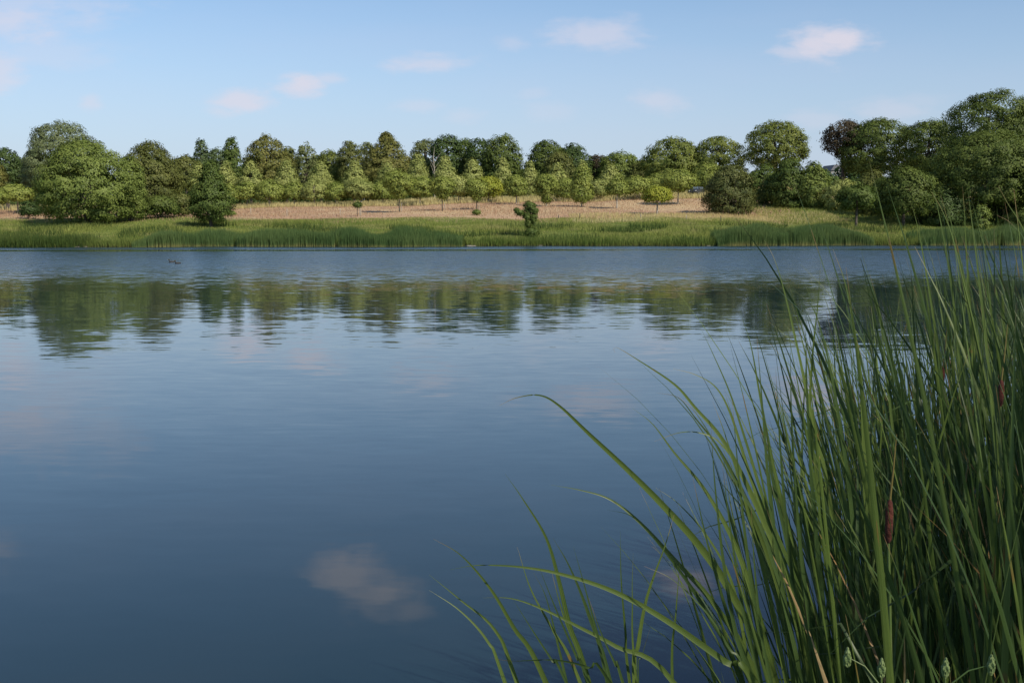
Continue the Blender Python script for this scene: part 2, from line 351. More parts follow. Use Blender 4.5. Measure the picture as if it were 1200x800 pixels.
blades('rush_clump', x, y, rng.uniform(.7, 1.5, n), rng.uniform(.05, .1, n), bpy.data.materials['dark_bank_herbs'], rng, label='dark rush clump at the waterline below the big willow', cat='rushes')

# ---------------------------------------------------------------- trees
def tube(path, radii, sides=6):
    P = np.array(path, float); n = len(P); V = []; Fc = []
    for i in range(n):
        d = P[min(i + 1, n - 1)] - P[max(i - 1, 0)]; d = d / (np.linalg.norm(d) + 1e-9)
        a = np.cross(d, [0, 1, 0.13]); a /= np.linalg.norm(a) + 1e-9; b = np.cross(d, a)
        for k in range(sides):
            th = 2 * math.pi * k / sides; V.append(P[i] + radii[i] * (math.cos(th) * a + math.sin(th) * b))
    for i in range(n - 1):
        for k in range(sides):
            k2 = (k + 1) % sides; Fc.append((i * sides + k, i * sides + k2, (i + 1) * sides + k2, (i + 1) * sides + k))
    return V, Fc
def tubes_mesh(name, items, mat):
    V = []; Fc = []
    for path, rad, s in items:
        v, f = tube(path, rad, s); o_ = len(V); V += v; Fc += [tuple(i + o_ for i in q) for q in f]
    return npmesh(name, np.array(V), np.array(Fc), 4, mat, smooth=True)

def profile(shape, h):
    """crown radius (0..1) at height fraction h"""
    if shape == 'round': return np.sqrt(np.clip(1 - (2 * h - 1) ** 2, 0, 1)) ** .8
    if shape == 'dome': return np.where(h < .35, .82 + .18 * h / .35, np.sqrt(np.clip(1 - ((h - .35) / .65) ** 2, 0, 1)))
    if shape == 'cone': return np.where(h < .28, .55 + .45 * h / .28, np.clip(1 - (h - .28) / .73, 0, 1) ** .72)
    if shape == 'vase': return np.where(h < .6, .22 + .78 * (h / .6) ** .9, np.sqrt(np.clip(1 - ((h - .6) / .42) ** 2, 0, 1)))
    if shape == 'spread': return np.where(h < .45, .7 + .3 * h / .45, np.sqrt(np.clip(1 - ((h - .45) / .55) ** 2.4, 0, 1)))
    return np.where(h < .15, .5 + .5 * h / .15, np.clip(1 - (h - .15) / .95, 0, 1) ** .5)   # column

def crown_mesh(name, rg, Rw, Hc, shape, mat, leaf, dens, clump=None, rag=1.0, lobes=0, gap=0.0):
    """foliage of width 2*Rw and height Hc, built of sprays gathered on lobes"""
    # lobes pull the envelope out unevenly
    lob = [(rg.uniform(-.5, .5), rg.uniform(.25, 1.0), rg.uniform(0, 2 * math.pi)) for _ in range(9)]
    rc = clump or max(.55, min(1.5, .23 * Rw + .18))
    area = 2 * math.pi * Rw * Hc * .9 + math.pi * Rw * Rw
    K = int(area / (rc * rc) * .86) + 16
    h = rg.random(K * 3); prob = profile(shape, h) + .15; keep_ = rg.random(K * 3) < prob; h = h[keep_][:K]; K = len(h)
    th = rg.uniform(0, 2 * math.pi, K)
    bulge = np.zeros(K)
    for (a, lh, lt) in lob:
        dth = np.abs((th - lt + math.pi) % (2 * math.pi) - math.pi)
        bulge += a * .36 * rag * np.exp(-(dth / .7) ** 2 - ((h - lh) / .22) ** 2)
    rr = profile(shape, h) * Rw
    fr = np.where(rg.random(K) < .8, rg.uniform(.72, 1.0, K), rg.uniform(.15, .7, K))
    rad = np.maximum(rr - rc * .75, rr * .35) * fr * (1 + bulge)
    cx = rad * np.cos(th); cy = rad * np.sin(th)
    cz = np.clip(h, .02, .98) * (Hc - rc * 1.2) + rc * .5
    cz = cz * (1 + .25 * bulge * (h > .5))
    cr = rc * rg.uniform(.65, 1.25, K)
    ctint = rg.normal(.45, .22, K)
    if gap > 0:
        kk = vnoise(cx + 3 * cz, cz + cy, 1.6 / rc, int(rg.integers(1e6))) > gap
        cx, cy, cz, cr, ctint, th = cx[kk], cy[kk], cz[kk], cr[kk], ctint[kk], th[kk]; K = len(cx)
    per = max(8, int(dens * 4 * math.pi * .75 * np.mean(cr ** 2) / (leaf * leaf) * .44))
    idx = np.repeat(np.arange(K), per); n = len(idx)
    out_ = np.stack([np.cos(th), np.sin(th), np.full(K, .55)], 1)[idx]
    dr = rg.normal(0, 1, (n, 3)) + out_ * .75 + np.array([0, 0, .35]); dr /= np.linalg.norm(dr, axis=1)[:, None]
    rad2 = cr[idx] * (rg.random(n) ** .35) * rg.uniform(.85, 1.18, n)
    Pc = np.stack([cx, cy, cz], 1)[idx] + dr * rad2[:, None] * np.array([1.05, 1.05, .72])
    hv = (Pc[:, 2] - Hc * .4) / (Hc * .6); cout = np.stack([Pc[:, 0] / Rw, Pc[:, 1] / Rw, np.clip(hv, -.6, 1)], 1)
    nor = dr * .85 + cout * .9 + rg.normal(0, .2, (n, 3)); nor /= np.linalg.norm(nor, axis=1)[:, None]
    u = np.cross(nor, rg.normal(0, 1, (n, 3))); u /= np.linalg.norm(u, axis=1)[:, None] + 1e-9; v = np.cross(nor, u)
    s = leaf * rg.uniform(.55, 1.35, n)[:, None]; asp = rg.uniform(.42, .8, n)[:, None]
    V = np.empty((n * 4, 3)); sag = nor * s * .18
    V[0::4] = Pc - u * s * .6; V[1::4] = Pc + v * s * .5 * asp + sag; V[2::4] = Pc + u * s * .6; V[3::4] = Pc - v * s * .5 * asp + sag
    tint = np.repeat(np.clip(ctint[idx] + rg.normal(0, .2, n), 0, 1), 4)
    me = npmesh(name, V, np.arange(n * 4).reshape(n, 4), 4, mat, {'tint': tint})
    return me, (cx, cy, cz)

def tree(label, cat, px, D, top, wpx, low, shape, mat, seed, group=None, leaf=None, dens=1.0, bark='bark', base=None, name='broadleaf_tree', rag=1., gap=.0, stems=1, clump=None, stake=False, tr=None):
    """px: where it stands across the view, D: metres away, top / low: rows of the crown's top and underside, base: none = the ground"""
    rg = np.random.default_rng(seed * 7 + 3)
    wpx = wpx * 1.10; x = (px - 600) / F * D; zb = float(tz(x, D))
    Rw_ = wpx * D / F / 2; zt = at(px, top, D).z; zl = max(at(px, low, D).z, zb + .1) if low is not None else zb - (.5 if stems > 1 and Rw_ > 1.5 else -.1)
    Hc = zt - zl; Rw = wpx * D / F / 2
    leaf = (leaf or .0017 * D) * .90
    root = empty(name, (x, D, zb)); tag(root, label, cat, group)
    me, (cx, cy, cz) = crown_mesh('crown', rg, Rw, Hc, shape, M[mat], leaf, dens, clump, rag, gap=gap)
    cr = link('crown', me, root, (0, 0, zl - zb))
    c0 = zl - zb; items = []
    Rt = tr or max(.07, .028 * (Hc + c0)) * (1 if stems == 1 else .6)
    for s_ in range(stems):
        ox, oy = (0, 0) if stems == 1 else (rg.uniform(-.25, .25) * Rw, rg.uniform(-.2, .2) * Rw)
        bend = rg.normal(0, .02, 2) * Hc
        top_ = c0 + Hc * .8
        pth = [(ox * .3, oy * .3, -.3), (ox * .4, oy * .4, c0 * .4 + .05), (ox * .7 + bend[0], oy * .7 + bend[1], c0 + Hc * .25), (ox + bend[0] * 1.5, oy, c0 + Hc * .5), (ox, oy, top_)]
        items.append((pth, [Rt * 1.25, Rt, Rt * .8, Rt * .5, Rt * .12], 8))
        for k in rg.choice(len(cx), min(len(cx), 9 if stems == 1 else 4), replace=False):
            tgt = np.array([cx[k], cy[k], cz[k] + c0]); zs = c0 + (tgt[2] - c0) * .35 + Hc * .03
            st = np.array([ox * .8, oy * .8, max(zs, .3)]); md = (st * .5 + tgt * .5) + np.array([0, 0, .06 * Hc])
            items.append(([st, md, tgt], [Rt * .42, Rt * .27, Rt * .08], 5))
    link('trunk', tubes_mesh('trunk', items, M[bark]), root)
    if stake:
        pth = [(.35, -.1, -.2), (.35, -.1, 1.3)]; link('stake', tubes_mesh('stake', [(pth, [.045, .045], 6)], M['wood']), root)
    return root

G1 = 'dark tall trees of the skyline'; G2 = 'pale conical lindens in the row behind the orchard'; G3 = 'young orchard trees on the dry meadow'
tr_ = tree
# big trees at the left bank
tr_('big rounded green willow reaching the ground at left above the far bank', 'willow', 106, 136, 161, 110, 266, 'dome', 'willow', 1, leaf=.25, dens=1.15, name='willow_tree', rag=1.2, stems=4, clump=1.15)
tr_('right-hand lobe willow bush leaning against the big willow', 'willow', 156, 139, 180, 40, 264, 'dome', 'willow', 2, leaf=.24, dens=1.1, name='willow_tree', stems=3)
tr_('tall feathery grey-green willow rising behind the big willow', 'willow', 80, 168, 138, 90, 225, 'dome', 'silver', 3, leaf=.24, name='willow_tree', rag=1.6, clump=1.0, dens=.85)
tr_('rounded olive tree with dark foot between willow and young alder', 'tree', 182, 152, 162, 72, 262, 'dome', 'olive', 4, rag=.7)
tr_('lower grey-green willow shoulder left of the tall feathery willow', 'willow', 46, 170, 172, 34, 230, 'dome', 'silver', 5, name='willow_tree', rag=1.5)
tr_('dark green tree at the left edge of the skyline', 'tree', 14, 186, 172, 40, 232, 'round', 'oak', 6)
tr_('brownish olive tree cut by the left edge of the view', 'tree', -4, 172, 182, 40, 240, 'dome', 'chestnut', 7)
tr_('small light green tree with a white trunk at far left', 'tree', 25, 162, 214, 44, 238, 'dome', 'orchard', 8, bark='palebark', stake=True)
tr_('bushy light green tree at the very left above the bank', 'tree', -2, 158, 222, 36, 240, 'dome', 'orchard', 9)
tr_('low dark shrub left of the big willow at its foot', 'shrub', 38, 146, 234, 26, 255, 'dome', 'oak', 10, name='shrub', stems=3)
tr_('young dark green alder of conical outline standing on the bank left of centre', 'alder', 250, 131, 185, 56, 265, 'cone', 'alder', 11, leaf=.24, name='alder_tree', dens=1.05)
tr_('low dark olive bush between the olive tree and the young alder', 'shrub', 214, 148, 224, 50, 258, 'dome', 'olive', 12, name='shrub', stems=3)
tr_('dark bush at the foot of the olive tree', 'shrub', 188, 144, 228, 56, 262, 'dome', 'shadeoak', 13, name='shrub', stems=3)
# pale linden row
lind = [(203, 186, 38, 'leftmost pale linden, beside the olive tree'), (238, 189, 36, 'pale linden directly behind the young alder'), (268, 188, 34, 'pale linden just right of the young alder'), (297, 187, 38, 'pale linden in front of the brown-tinged chestnut, on its left'),
        (338, 187, 38, 'pale linden right of the brown-tinged chestnut'), (378, 187, 36, 'pale linden in front of the thin birch'), (417, 187, 38, 'pale linden below the gap left of the tall golden maple'), (455, 188, 36, 'pale linden in front of the tall golden maple'),
        (491, 179, 36, 'taller pale linden right of the golden maple'), (522, 181, 38, 'pale linden in front of the pale bare stem'), (555, 183, 34, 'pale linden beneath the dark oak clump'), (589, 184, 32, 'narrow pale linden below the heavy dark oak'),
        (621, 188, 28, 'small pale linden below the gap in the skyline'), (652, 188, 30, 'pale linden in front of the broad dark oak'), (681, 187, 32, 'pale linden left of the reddish crown'), (714, 189, 34, 'pale linden below the light willow on the skyline')]
for i, (px, top, wd, lab) in enumerate(lind):
    tr_(lab, 'linden', px, 214 + (i % 3) * 2, top - 1, wd * .95, 232, 'cone', 'linden', 20 + i, G2, name='linden_tree', rag=.5, leaf=.33)
# orchard rows: (px, D, top, w, low, shape, material, label)
orch = [(196, 188, 218, 30, 236, 'dome', 'orchard', 'orchard tree half hidden behind the olive bush'),
        (272, 196, 214, 30, 236, 'dome', 'orchard', 'orchard tree right beside the young alder'),
        (292, 197, 212, 30, 236, 'dome', 'orchard', 'bright orchard tree second from the young alder'),
        (318, 196, 209, 34, 237, 'dome', 'orchard', 'round orchard tree with pale trunk below the chestnut'),
        (347, 197, 213, 30, 237, 'dome', 'orchard', 'orchard tree below the linden right of the chestnut'),
        (370, 196, 208, 30, 236, 'dome', 'linden', 'paler orchard tree left of the middle row gap'),
        (395, 197, 212, 32, 236, 'dome', 'orchard', 'orchard tree behind the tiny lollipop sapling, on its left'),
        (424, 196, 208, 36, 236, 'round', 'linden', 'pale orchard tree behind the tiny lollipop sapling'),
        (450, 197, 210, 30, 236, 'dome', 'orchard', 'orchard tree left of the vase-shaped tree'),
        (493, 192, 206, 38, 234, 'round', 'orchard', 'yellowish orchard tree between the two vase-shaped trees'),
        (538, 194, 205, 36, 233, 'round', 'linden', 'orchard tree right of the second vase-shaped tree'),
        (573, 193, 206, 34, 234, 'round', 'yellow', 'yellow-tinged round orchard tree left of the forked shore tree'),
        (605, 186, 204, 28, 233, 'round', 'orchard', 'round orchard tree above the forked shore tree'),
        (640, 180, 202, 28, 240, 'vase', 'orchard', 'upright orchard tree right of the forked shore tree'),
        (663, 195, 207, 30, 234, 'dome', 'orchard', 'small orchard tree behind and left of the tall one'),
        (681, 176, 192, 30, 240, 'column', 'orchard', 'tallest narrow orchard tree with low dark skirt'),
        (702, 196, 208, 28, 232, 'dome', 'linden', 'pale orchard tree behind and right of the tall one'),
        (722, 172, 204, 30, 232, 'cone', 'orchard', 'orchard tree on a long white stem'),
        (745, 194, 205, 38, 230, 'dome', 'orchard', 'broad orchard tree behind the yellow-green dome'),
        (793, 182, 196, 44, 228, 'round', 'orchard', 'large orchard tree left of the parked car'),
        (768, 196, 202, 34, 230, 'dome', 'orchard', 'orchard tree left of the large one by the car'),
        (826, 214, 190, 44, 222, 'dome', 'orchard', 'green tree standing behind the parked car')]
for i, (px, D, top, wd, low, sh, mt, lab) in enumerate(orch):
    tr_(lab, 'fruit tree', px, D, top, wd * 1.06, low, sh, mt, 60 + i, G3, name='orchard_tree', bark='palebark', leaf=.30, rag=.9, stake=(i % 2 == 0), tr=.11)
solo = [(469, 163, 198, 40, 236, 'vase', 'orchard', 'larger vase-shaped orchard tree standing in front left of centre'),
        (519, 168, 206, 34, 236, 'vase', 'orchard', 'second vase-shaped orchard tree right of the larger one'),
        (559, 172, 208, 30, 238, 'vase', 'orchard', 'slim vase-shaped orchard tree above the forked shore tree, to its left')]
for i, (px, D, top, wd, low, sh, mt, lab) in enumerate(solo):
    tr_(lab, 'fruit tree', px, D, top, wd, low, sh, mt, 90 + i, G3, name='orchard_tree', bark='bark', leaf=.27, tr=.085, stake=True)
tr_('tiny lollipop sapling alone on the dry meadow', 'sapling', 420, 152, 236, 10, 245, 'vase', 'alder', 95, name='sapling', leaf=.16, tr=.05, stake=True)
tr_('yellow-green dome-shaped tree alone on the dry meadow', 'fruit tree', 769, 157, 216, 36, 240, 'dome', 'yellow', 96, name='orchard_tree', leaf=.25, bark='palebark', tr=.12)
tr_('low green bush beside the vase-shaped trees on the meadow', 'shrub', 559, 156, 246, 7, None, 'dome', 'willow', 97, name='shrub', leaf=.15)
# forked dark tree at the shore
fk = tr_('small dark forked tree on the bank at mid picture', 'tree', 621, 124, 234, 16, 252, 'round', 'alder', 98, name='shore_tree', leaf=.19, tr=.10, rag=1.5, clump=.42, gap=.2)
me, _ = crown_mesh('crown', np.random.default_rng(4), .8, 1.5, 'dome', M['alder'], .16, 1.3, .36); link('crown', me, fk, (.15, 0, -.1))
for q_, (ox_, oz_, rx_, rz_) in enumerate(((-.15, 1.0, .5, 1.3), (.35, 1.7, .5, 1.1), (-.35, 2.0, .5, 1.0), (.55, 2.6, .42, .9), (-1.5, 2.9, .3, .5))):
    me, _ = crown_mesh('crown', np.random.default_rng(40 + q_), rx_, rz_, 'round', M['alder'], .16, 1.1, .3, 1.6); link('crown', me, fk, (ox_, -.1, oz_))
me, _ = crown_mesh('crown', np.random.default_rng(9), .62, .9, 'round', M['alder'], .19, .9, .32); link('crown', me, fk, (-1.15, -.2, 2.35))
# skyline trees
skyl = [(240, 262, 164, 22, 225, 'column', 'poplar', 'slender dark poplar left end of the skyline row', 'poplar', 1.2),
        (222, 255, 181, 34, 225, 'dome', 'olive', 'low dull green crown right of the olive tree', 'tree', 1),
        (262, 268, 172, 34, 228, 'round', 'poplar', 'dark crown between the slender poplar and light poplar', 'tree', 1),
        (276, 250, 161, 24, 224, 'column', 'alder', 'light green pointed poplar on the skyline', 'poplar', 1.4),
        (317, 238, 157, 50, 228, 'dome', 'chestnut', 'tall chestnut with brown-tinged crown', 'chestnut', .7),
        (340, 262, 172, 24, 228, 'round', 'olive', 'dull crown tucked behind the chestnut', 'tree', 1),
        (360, 258, 166, 28, 226, 'dome', 'birch', 'thin grey-green birch with see-through crown', 'birch', 1.3),
        (390, 264, 174, 30, 226, 'round', 'maple', 'lower green crown between birch and dark crowns', 'tree', 1),
        (412, 258, 165, 26, 226, 'round', 'olive', 'dull green crown left of the golden maple', 'tree', 1),
        (432, 262, 167, 26, 226, 'round', 'birch', 'grey-green crown touching the golden maple', 'tree', 1),
        (455, 240, 153, 60, 226, 'cone', 'chestnut', 'tall golden-green maple with broad cone crown', 'maple', .8),
        (500, 268, 162, 36, 226, 'dome', 'birch', 'light grey-green crown with bare pale stem', 'birch', 1.2),
        (524, 262, 157, 34, 226, 'round', 'oak', 'darkest oak crown left of centre on the skyline', 'oak', 1),
        (545, 266, 161, 28, 226, 'round', 'alder', 'mid green crown between two dark oaks', 'tree', 1),
        (562, 258, 162, 28, 226, 'round', 'oak', 'narrow dark oak beside the heavy dark oak', 'oak', 1),
        (588, 250, 155, 44, 226, 'dome', 'shadeoak', 'heavy dark oak right before the gap in the skyline', 'oak', .8),
        (640, 262, 163, 46, 226, 'dome', 'shadeoak', 'left part of the broad dark oak clump, tallest there', 'oak', .8),
        (672, 260, 167, 36, 226, 'dome', 'oak', 'right part of the broad dark oak clump', 'oak', .9),
        (655, 246, 177, 34, 226, 'dome', 'olive', 'olive crown standing in front of the broad dark oaks', 'tree', .9),
        (700, 262, 180, 26, 226, 'round', 'copper', 'small reddish dark crown beside the light willow', 'tree', 1),
        (725, 258, 177, 48, 226, 'dome', 'willow', 'light green willow crown on the low part of the skyline', 'willow', .9),
        (753, 254, 185, 34, 222, 'dome', 'olive', 'low yellowish crown left of the twin maples', 'tree', 1),
        (787, 236, 160, 64, 222, 'dome', 'maple', 'left one of the twin dense maples', 'maple', .7),
        (838, 234, 159, 60, 222, 'dome', 'maple', 'right one of the twin dense maples', 'maple', .7),
        (905, 226, 141, 62, 206, 'round', 'maple', 'tall isolated tree with two-lobed light crown', 'tree', .9),
        (984, 212, 140, 44, 188, 'round', 'copper', 'dark copper beech on a bare trunk', 'copper beech', 1.0),
        (1026, 208, 138, 78, 208, 'dome', 'shadeoak', 'broad green oak right of the copper beech', 'oak', .9),
        (1084, 196, 139, 56, 206, 'round', 'shadeoak', 'airy green tree left of the giant lindens', 'tree', 1.1),
        (1152, 172, 106, 100, 215, 'dome', 'shadeoak', 'giant dense tree, highest crown of the skyline', 'tree', .8),
        (1206, 182, 116, 76, 215, 'dome', 'maple', 'tall crown at the right edge behind the giant tree', 'tree', .8),
        (1256, 178, 112, 84, 215, 'dome', 'maple', 'tall dense crown just past the right edge of the view', 'tree', .8)]
for i, (px, D, top, wd, low, sh, mt, lab, ct, rag) in enumerate(skyl):
    tr_(lab, ct, px, D, top - 1, wd * 1.18, min(low, 222) if wd < 50 else low, sh, mt, 120 + i, G1, name=ct.replace(' ', '_') + ('' if ct == 'tree' or 'beech' in ct else '_tree'), rag=rag, gap=.3 if mt == 'birch' else (.22 if ct in ('copper beech',) or px == 1084 else (.08 if px == 905 else 0.)), clump=1.25 if wd > 40 else None)
# right side shrubs and masses
rs = [(853, 163, 190, 54, 247, 'dome', 'seedy', 'round dark shrub with pale seed heads alone on the meadow', 'shrub'),
      (893, 178, 192, 46, 228, 'dome', 'alder', 'green bush below the two-lobed tree, on its left', 'shrub'),
      (922, 172, 184, 48, 230, 'dome', 'alder', 'green bush below the two-lobed tree, on its right', 'shrub'),
      (950, 170, 188, 36, 230, 'dome', 'willow', 'lighter bush with pale blossoms left of the yellow scrub', 'shrub'),
      (870, 184, 200, 30, 224, 'dome', 'linden', 'pale bush between the round shrub and green bushes', 'shrub'),
      (986, 166, 208, 46, 232, 'dome', 'linden', 'yellowish scrub below the copper beech', 'shrub'),
      (1018, 158, 196, 40, 232, 'dome', 'olive', 'olive scrub below the broad oak', 'shrub'),
      (1001, 138, 213, 42, 248, 'spread', 'alder', 'small spreading tree casting shade on the bank', 'tree'),
      (1056, 142, 192, 66, 257, 'dome', 'shadeoak', 'dense dark green tree left of the deep shade', 'tree'),
      (1034, 150, 205, 40, 252, 'dome', 'alder', 'bushy tree behind the small spreading tree', 'tree'),
      (1150, 146, 150, 128, 244, 'dome', 'shadeoak', 'broad dark tree with overhanging crown at right', 'tree'),
      (1100, 144, 214, 60, 258, 'dome', 'oak', 'dark bush under the broad overhanging tree, left side', 'shrub'),
      (1218, 142, 170, 70, 252, 'dome', 'shadeoak', 'dark tree at the right edge over the reeds', 'tree'),
      (1164, 150, 218, 60, 256, 'dome', 'oak', 'dark bush in the deep shade behind the near cattails', 'shrub'),
      (1146, 130, 238, 20, 262, 'dome', 'willow', 'small light bush in front of the deep shade', 'shrub'),
      (1206, 132, 242, 60, 268, 'dome', 'shadeoak', 'low bush on the bank at the right edge', 'shrub')]
for i, (px, D, top, wd, low, sh, mt, lab, ct) in enumerate(rs):
    tr_(lab, ct, px, D, top, wd * 1.12, None if ct == 'shrub' else low, sh, mt, 170 + i, None, name='shrub' if ct == 'shrub' else 'broadleaf_tree', stems=3 if ct == 'shrub' else 1, leaf=.0018 * D, rag=1.1)
# far wood that closes the view behind the skyline trees
rgw = np.random.default_rng(77); Vs = []; Fs = []; Ts = []; off = 0
for k in range(46):
    xx = -230 + k * 10.2 + rgw.uniform(-3, 3); yy_ = rgw.uniform(300, 350); px = 600 + xx / yy_ * F
    topz = at(600, 196.5 if 825 < px < 1000 else (181 if px < 1000 else 172), yy_).z
    hgt = topz * rgw.uniform(.90, 1.0) - float(tz(xx, yy_)) + 1.0
    me, _ = crown_mesh('tmp', rgw, 7.5, hgt, 'dome', M['oak'], 1.25, .8, 1.7)
    n = len(me.vertices); co = np.empty(n * 3, np.float32); me.vertices.foreach_get('co', co); co = co.reshape(-1, 3) + np.array([xx, yy_, float(tz(xx, yy_)) - 1.0])
    tn = np.empty(n, np.float32); me.attributes['tint'].data.foreach_get('value', tn); Vs.append(co); Ts.append(tn); bpy.data.meshes.remove(me)
Vs = np.concatenate(Vs); Ts = np.concatenate(Ts)
fw = link('distant_wood', npmesh('distant_wood', Vs, np.arange(len(Vs)).reshape(-1, 4), 4, M['oak'], {'tint': Ts})); tag(fw, 'distant dark wood closing the view behind the skyline trees', 'wood', kind='stuff')
# shady undergrowth beneath the skyline trees
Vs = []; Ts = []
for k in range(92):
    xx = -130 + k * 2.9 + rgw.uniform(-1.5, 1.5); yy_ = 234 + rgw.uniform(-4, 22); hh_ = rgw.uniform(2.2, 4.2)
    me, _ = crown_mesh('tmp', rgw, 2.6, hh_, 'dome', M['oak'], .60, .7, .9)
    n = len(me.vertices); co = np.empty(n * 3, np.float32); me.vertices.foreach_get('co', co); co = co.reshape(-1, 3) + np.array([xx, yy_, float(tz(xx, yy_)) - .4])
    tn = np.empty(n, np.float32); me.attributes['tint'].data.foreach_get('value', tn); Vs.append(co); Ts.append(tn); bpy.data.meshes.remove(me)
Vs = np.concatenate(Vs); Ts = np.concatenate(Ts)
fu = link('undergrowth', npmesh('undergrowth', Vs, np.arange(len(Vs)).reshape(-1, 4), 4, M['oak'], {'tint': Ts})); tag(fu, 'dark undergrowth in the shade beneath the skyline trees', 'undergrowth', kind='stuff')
# bare pale stem
dx, dy = (510 - 600) / F * 236, 236
z0 = float(tz(dx, dy)); hN = at(510, 172, 236).z - z0
items = [([(0, 0, -.3), (.1, 0, hN * .5), (-.2, 0, hN * .8), (.1, 0, hN)], [.15, .11, .07, .02], 7)]
for a, b in ((-1.3, .82), (1.5, .9), (-.9, .7), (1.0, .66), (1.9, .8)): items.append(([(-.05, 0, hN * (b - .2)), (a * .6, .1, hN * (b - .07)), (a, .1, hN * b)], [.05, .035, .015], 5))
dt = empty('dead_tree', (dx, dy, z0)); tag(dt, 'bare pale dead tree showing between lindens on the skyline', 'dead tree'); link('trunk', tubes_mesh('trunk', items, M['palebark']), dt)
# meadow thistle-like tufts
for i, (px, D, lab) in enumerate(((262, 150, 'low green tuft at the meadow edge right of the young alder'), (273, 152, 'small green tuft second from the young alder'))):
    tr_(lab, 'shrub', px, D, 248, 9, None, 'dome', 'willow', 200 + i, name='shrub', leaf=.14, stems=3)

# ---------------------------------------------------------------- mesh helpers for small things
def bm_obj(name, bm, mat, parent=None, loc=None, smooth=False):
    me = bpy.data.meshes.new(name); bm.to_mesh(me); bm.free(); me.materials.append(mat)
    if smooth:
        for p_ in me.polygons: p_.use_smooth = True
    return link(name, me, parent, loc)
def box_bm(x0, x1, y0, y1, z0, z1, bev=0.0):
    bm = bmesh.new(); bmesh.ops.create_cube(bm, size=1)
    for v in bm.verts: v.co = Vector(((x0 + x1) / 2 + v.co.x * (x1 - x0), (y0 + y1) / 2 + v.co.y * (y1 - y0), (z0 + z1) / 2 + v.co.z * (z1 - z0)))
    if bev: bmesh.ops.bevel(bm, geom=bm.edges[:], offset=bev, segments=2, affect='EDGES')
    return bm
def prism_bm(pts, y0, y1, bev=0.0):
    bm = bmesh.new(); a = [bm.verts.new((p_[0], y0, p_[1])) for p_ in pts]; b = [bm.verts.new((p_[0], y1, p_[1])) for p_ in pts]
    bm.faces.new(a); bm.faces.new(b[::-1]); n_ = len(pts)
    for i in range(n_): bm.faces.new((a[i], b[i], b[(i + 1) % n_], a[(i + 1) % n_]))
    bmesh.ops.recalc_face_normals(bm, faces=bm.faces[:])
    if bev: bmesh.ops.bevel(bm, geom=bm.edges[:], offset=bev, segments=2, affect='EDGES')
    return bm

# parked car
paint = plain('dark_car_paint', (.03, .035, .05), .25, (.035, .04, .055), 3); glass = plain('car_glass', (.12, .15, .18), .08, (.10, .13, .16), 3); rubber = plain('rubber', (.02, .02, .02), .8); rimm = plain('rim_metal', (.45, .45, .46), .35, metal=.8); lampm = plain('lamp_glass', (.75, .75, .72), .15)
cx_, cy_ = (814 - 600) / F * 207, 207.
car = empty('parked_car', (cx_, cy_, float(tz(cx_, cy_)) - .02), R(-118)); tag(car, 'dark car parked at the top of the meadow under orchard trees', 'car')
bm_obj('body', prism_bm([(-2.25, .38), (2.2, .38), (2.28, .75), (2.1, .98), (1.05, 1.1), (-2.1, 1.12), (-2.3, .8)], -.9, .9, .06), paint, car)
bm_obj('cabin', prism_bm([(-2.05, 1.1), (1.0, 1.1), (.25, 1.62), (-1.7, 1.66)], -.78, .78, .05), paint, car)
bm_obj('windscreen', prism_bm([(.93, 1.17), (.98, 1.19), (.34, 1.6), (.29, 1.58)], -.70, .70), glass, car)
bm_obj('rear_window', prism_bm([(-2.05, 1.17), (-2.10, 1.19), (-1.79, 1.60), (-1.74, 1.58)], -.66, .66), glass, car)
for s_ in (-1, 1):
    y0, y1 = sorted((s_ * .775, s_ * .79))
    bm_obj('side_window', prism_bm([(-.6, 1.16), (.72, 1.16), (.2, 1.54), (-.6, 1.56)], y0, y1), glass, car)
    bm_obj('side_window', prism_bm([(-1.8, 1.16), (-.7, 1.16), (-.7, 1.56), (-1.6, 1.58)], y0, y1), glass, car)
    bm_obj('headlight', box_bm(2.15, 2.27, *sorted((s_ * .5, s_ * .82)), .74, .90, .02), lampm, car)
    bm_obj('tail_light', box_bm(-2.31, -2.2, *sorted((s_ * .6, s_ * .84)), .84, 1.02, .02), plain('tail_lamp', (.35, .02, .02), .3), car)
    bm_obj('mirror', box_bm(.72, .88, *sorted((s_ * .86, s_ * 1.05)), 1.12, 1.26, .03), paint, car)
    for xw in (-1.4, 1.42):
        bm = bmesh.new(); bmesh.ops.create_cone(bm, cap_ends=True, segments=20, radius1=.34, radius2=.34, depth=.22); bmesh.ops.bevel(bm, geom=bm.edges[:], offset=.03, segments=1, affect='EDGES'); bmesh.ops.rotate(bm, verts=bm.verts, matrix=Matrix.Rotation(R(90), 3, 'X'))
        wh = bm_obj('tyre', bm, rubber, car, (xw, s_ * .82, .34))
        bm = bmesh.new(); bmesh.ops.create_cone(bm, cap_ends=True, segments=14, radius1=.2, radius2=.2, depth=.02); bmesh.ops.rotate(bm, verts=bm.verts, matrix=Matrix.Rotation(R(90), 3, 'X'))
        bm_obj('rim', bm, rimm, wh, (0, s_ * .115, 0))

